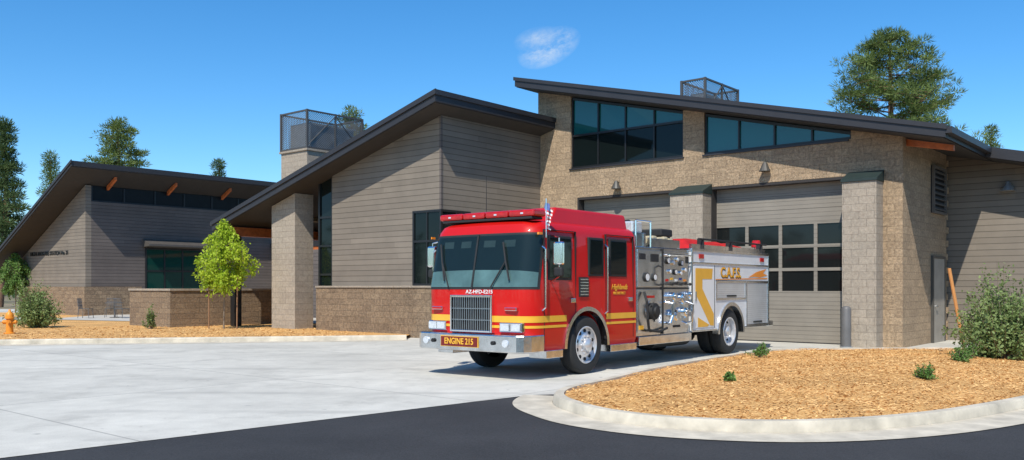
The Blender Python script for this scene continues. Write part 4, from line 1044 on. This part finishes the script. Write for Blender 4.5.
def youngtree(loc, H, seed, label, mat, scale=1):
    e = empty('young_tree', loc, 0, label, 'tree'); rng = np.random.default_rng(seed)
    t = MB(); t.tube([(0, 0, -.05), (.03, 0, H*.35), (0, .02, H*.7), (.03, 0, H*.93)], [.035, .03, .02, .008], 8)
    C = []
    for k in range(96):
        z = rng.uniform(.42, .97)*H; a = k*2.399; zr = (z/H-.40)/.58
        r_ = .84*(max(.03, 1-(1.9*zr-.80)**2*.95))**.6*rng.uniform(.2, 1.12)*scale*(1+.18*math.sin(a*2+z*3))
        p1 = np.array([math.cos(a)*r_*.6, math.sin(a)*r_*.6, z+.12]); p2 = np.array([math.cos(a)*r_, math.sin(a)*r_, z-.02]); p3 = p2+np.array([math.cos(a)*.08, math.sin(a)*.08, -rng.uniform(.18, .6)])
        t.tube([(0.02, 0, z-.12), tuple(p1), tuple(p2), tuple(p3)], [.012, .008, .005, .003], 4)
        for (u, v_, m) in ((p1, p2, 36), (p2, p3, 48)):
            f = rng.uniform(0, 1, (m, 1)); C.append(u+(v_-u)*f+rng.normal(size=(m, 3))*.06)
    t.build('trunk', M_bark2, e, smooth=True); C = np.concatenate(C)
    raw_mesh('crown', leafquads(C, .12, rng, np.array([0, 0, -.65])), 4, mat, e)
youngtree((-10.35, 31.6, .1), 3.85, 51, 'young lime-green tree tied between two stakes', M_lime)
youngtree((-28.5, 50.5, .1), 3.4, 52, 'young green tree past the end of the building', M_shr)
M_stake = pmat('raw_stake', (.62, .27, .08), .7); M_stake2 = pmat('weathered_stake', (.26, .14, .07), .8)
for (x, y, z, tx) in ((-10.85, 31.5, 1.9, .0), (-9.85, 31.5, 1.9, .02), (9.75, 18.9, 1.95, -.36)):
    e = empty('tree_stake', (x, y, .05), 0, 'thin wooden stake beside a planting', 'stake', 'wooden tree stakes')
    b = MB(); b.cyl((0, 0, 0), (tx, 0, z), .025 if x < 0 else .036, n=8); b.build('post', M_stake2 if x < 0 else M_stake, e)

# ------------------------------------------------------------------ bollards, hydrant, chairs
e = empty('bollard', (8.83, 23.25, 0), 0, 'grey steel bollard beside the garage door', 'bollard')
b = MB(); b.lathe([(.0, 1.10), (.06, 1.095), (.10, 1.07), (.125, 1.02), (.125, 0)], (0, 0, 0), (0, 0, 1), 20); b.build('post', pmat('bollard_grey', (.13, .125, .12), .5), e, smooth=True)
b = MB(); b.lathe([(.16, .0), (.16, .03), (.126, .03)], (0, 0, 0), (0, 0, 1), 20); b.build('base', M_gal, e)
e = empty('fire_hydrant', (-16.1, 28.2, .1), .4, 'orange-yellow fire hydrant in the mulch bed', 'hydrant')
b = MB(); b.lathe([(0, 0), (.17, 0), (.17, .04), (.11, .05), (.10, .48), (.14, .49), (.14, .53), (.12, .54), (.12, .58), (.10, .66), (.04, .72), (.03, .78), (0, .78)], (0, 0, 0), (0, 0, 1), 20); b.build('barrel', M_patina, e, smooth=True)
for d in ((1, 0), (-1, 0), (0, -1)):
    b = MB(); b.cyl((d[0]*.08, d[1]*.08, .38), (d[0]*.19, d[1]*.19, .38), .065, n=14); b.cyl((d[0]*.19, d[1]*.19, .38), (d[0]*.22, d[1]*.22, .38), .03, n=6); b.build('outlet_cap', M_patina, e)
M_chair = pmat('chair_metal', (.16, .15, .14), .5, .4)
def chair(x, y, rot):
    e = empty('patio_chair', (x, y, .12), rot, 'dark metal lattice chair on the patio', 'chair', 'patio chairs around a small table')
    b = MB()
    for i in range(8): b.box(-.24+i*.065, -.21+i*.065, -.22, .22, .44, .455)
    b.box(-.25, .25, -.25, -.22, .43, .46); b.box(-.25, .25, .22, .25, .43, .46); b.build('seat', M_chair, e)
    b = MB()
    for i in range(7): b.cyl((-.2+i*.067, .24, .46), (-.2+i*.067, .30, .92), .012, n=5)
    for z in (.6, .76, .92): b.cyl((-.23, .25+(z-.46)*.13, z), (.23, .25+(z-.46)*.13, z), .014, n=6)
    b.build('backrest', M_chair, e)
    for sx in (-1, 1):
        for sy in (-1, 1):
            b = MB(); b.cyl((sx*.22, sy*.22, .44), (sx*.25, sy*.26, 0), .014, n=6); b.build('leg', M_chair, e)
for x, y, r_ in ((-19.6, 43.0, .3), (-18.6, 42.0, 2.8), (-20.3, 41.9, 1.6), (-18.0, 43.4, -1.2)): chair(x, y, r_)
e = empty('patio_table', (-19.2, 42.5, .12), 0, 'round metal table on the patio', 'table')
b = MB(); b.cyl((0, 0, .70), (0, 0, .73), .42, n=24); b.build('table_top', M_chair, e)
b = MB(); b.cyl((0, 0, 0), (0, 0, .70), .03); b.cyl((0, 0, 0), (0, 0, .03), .22, n=16); b.build('pedestal', M_chair, e)
print('done')
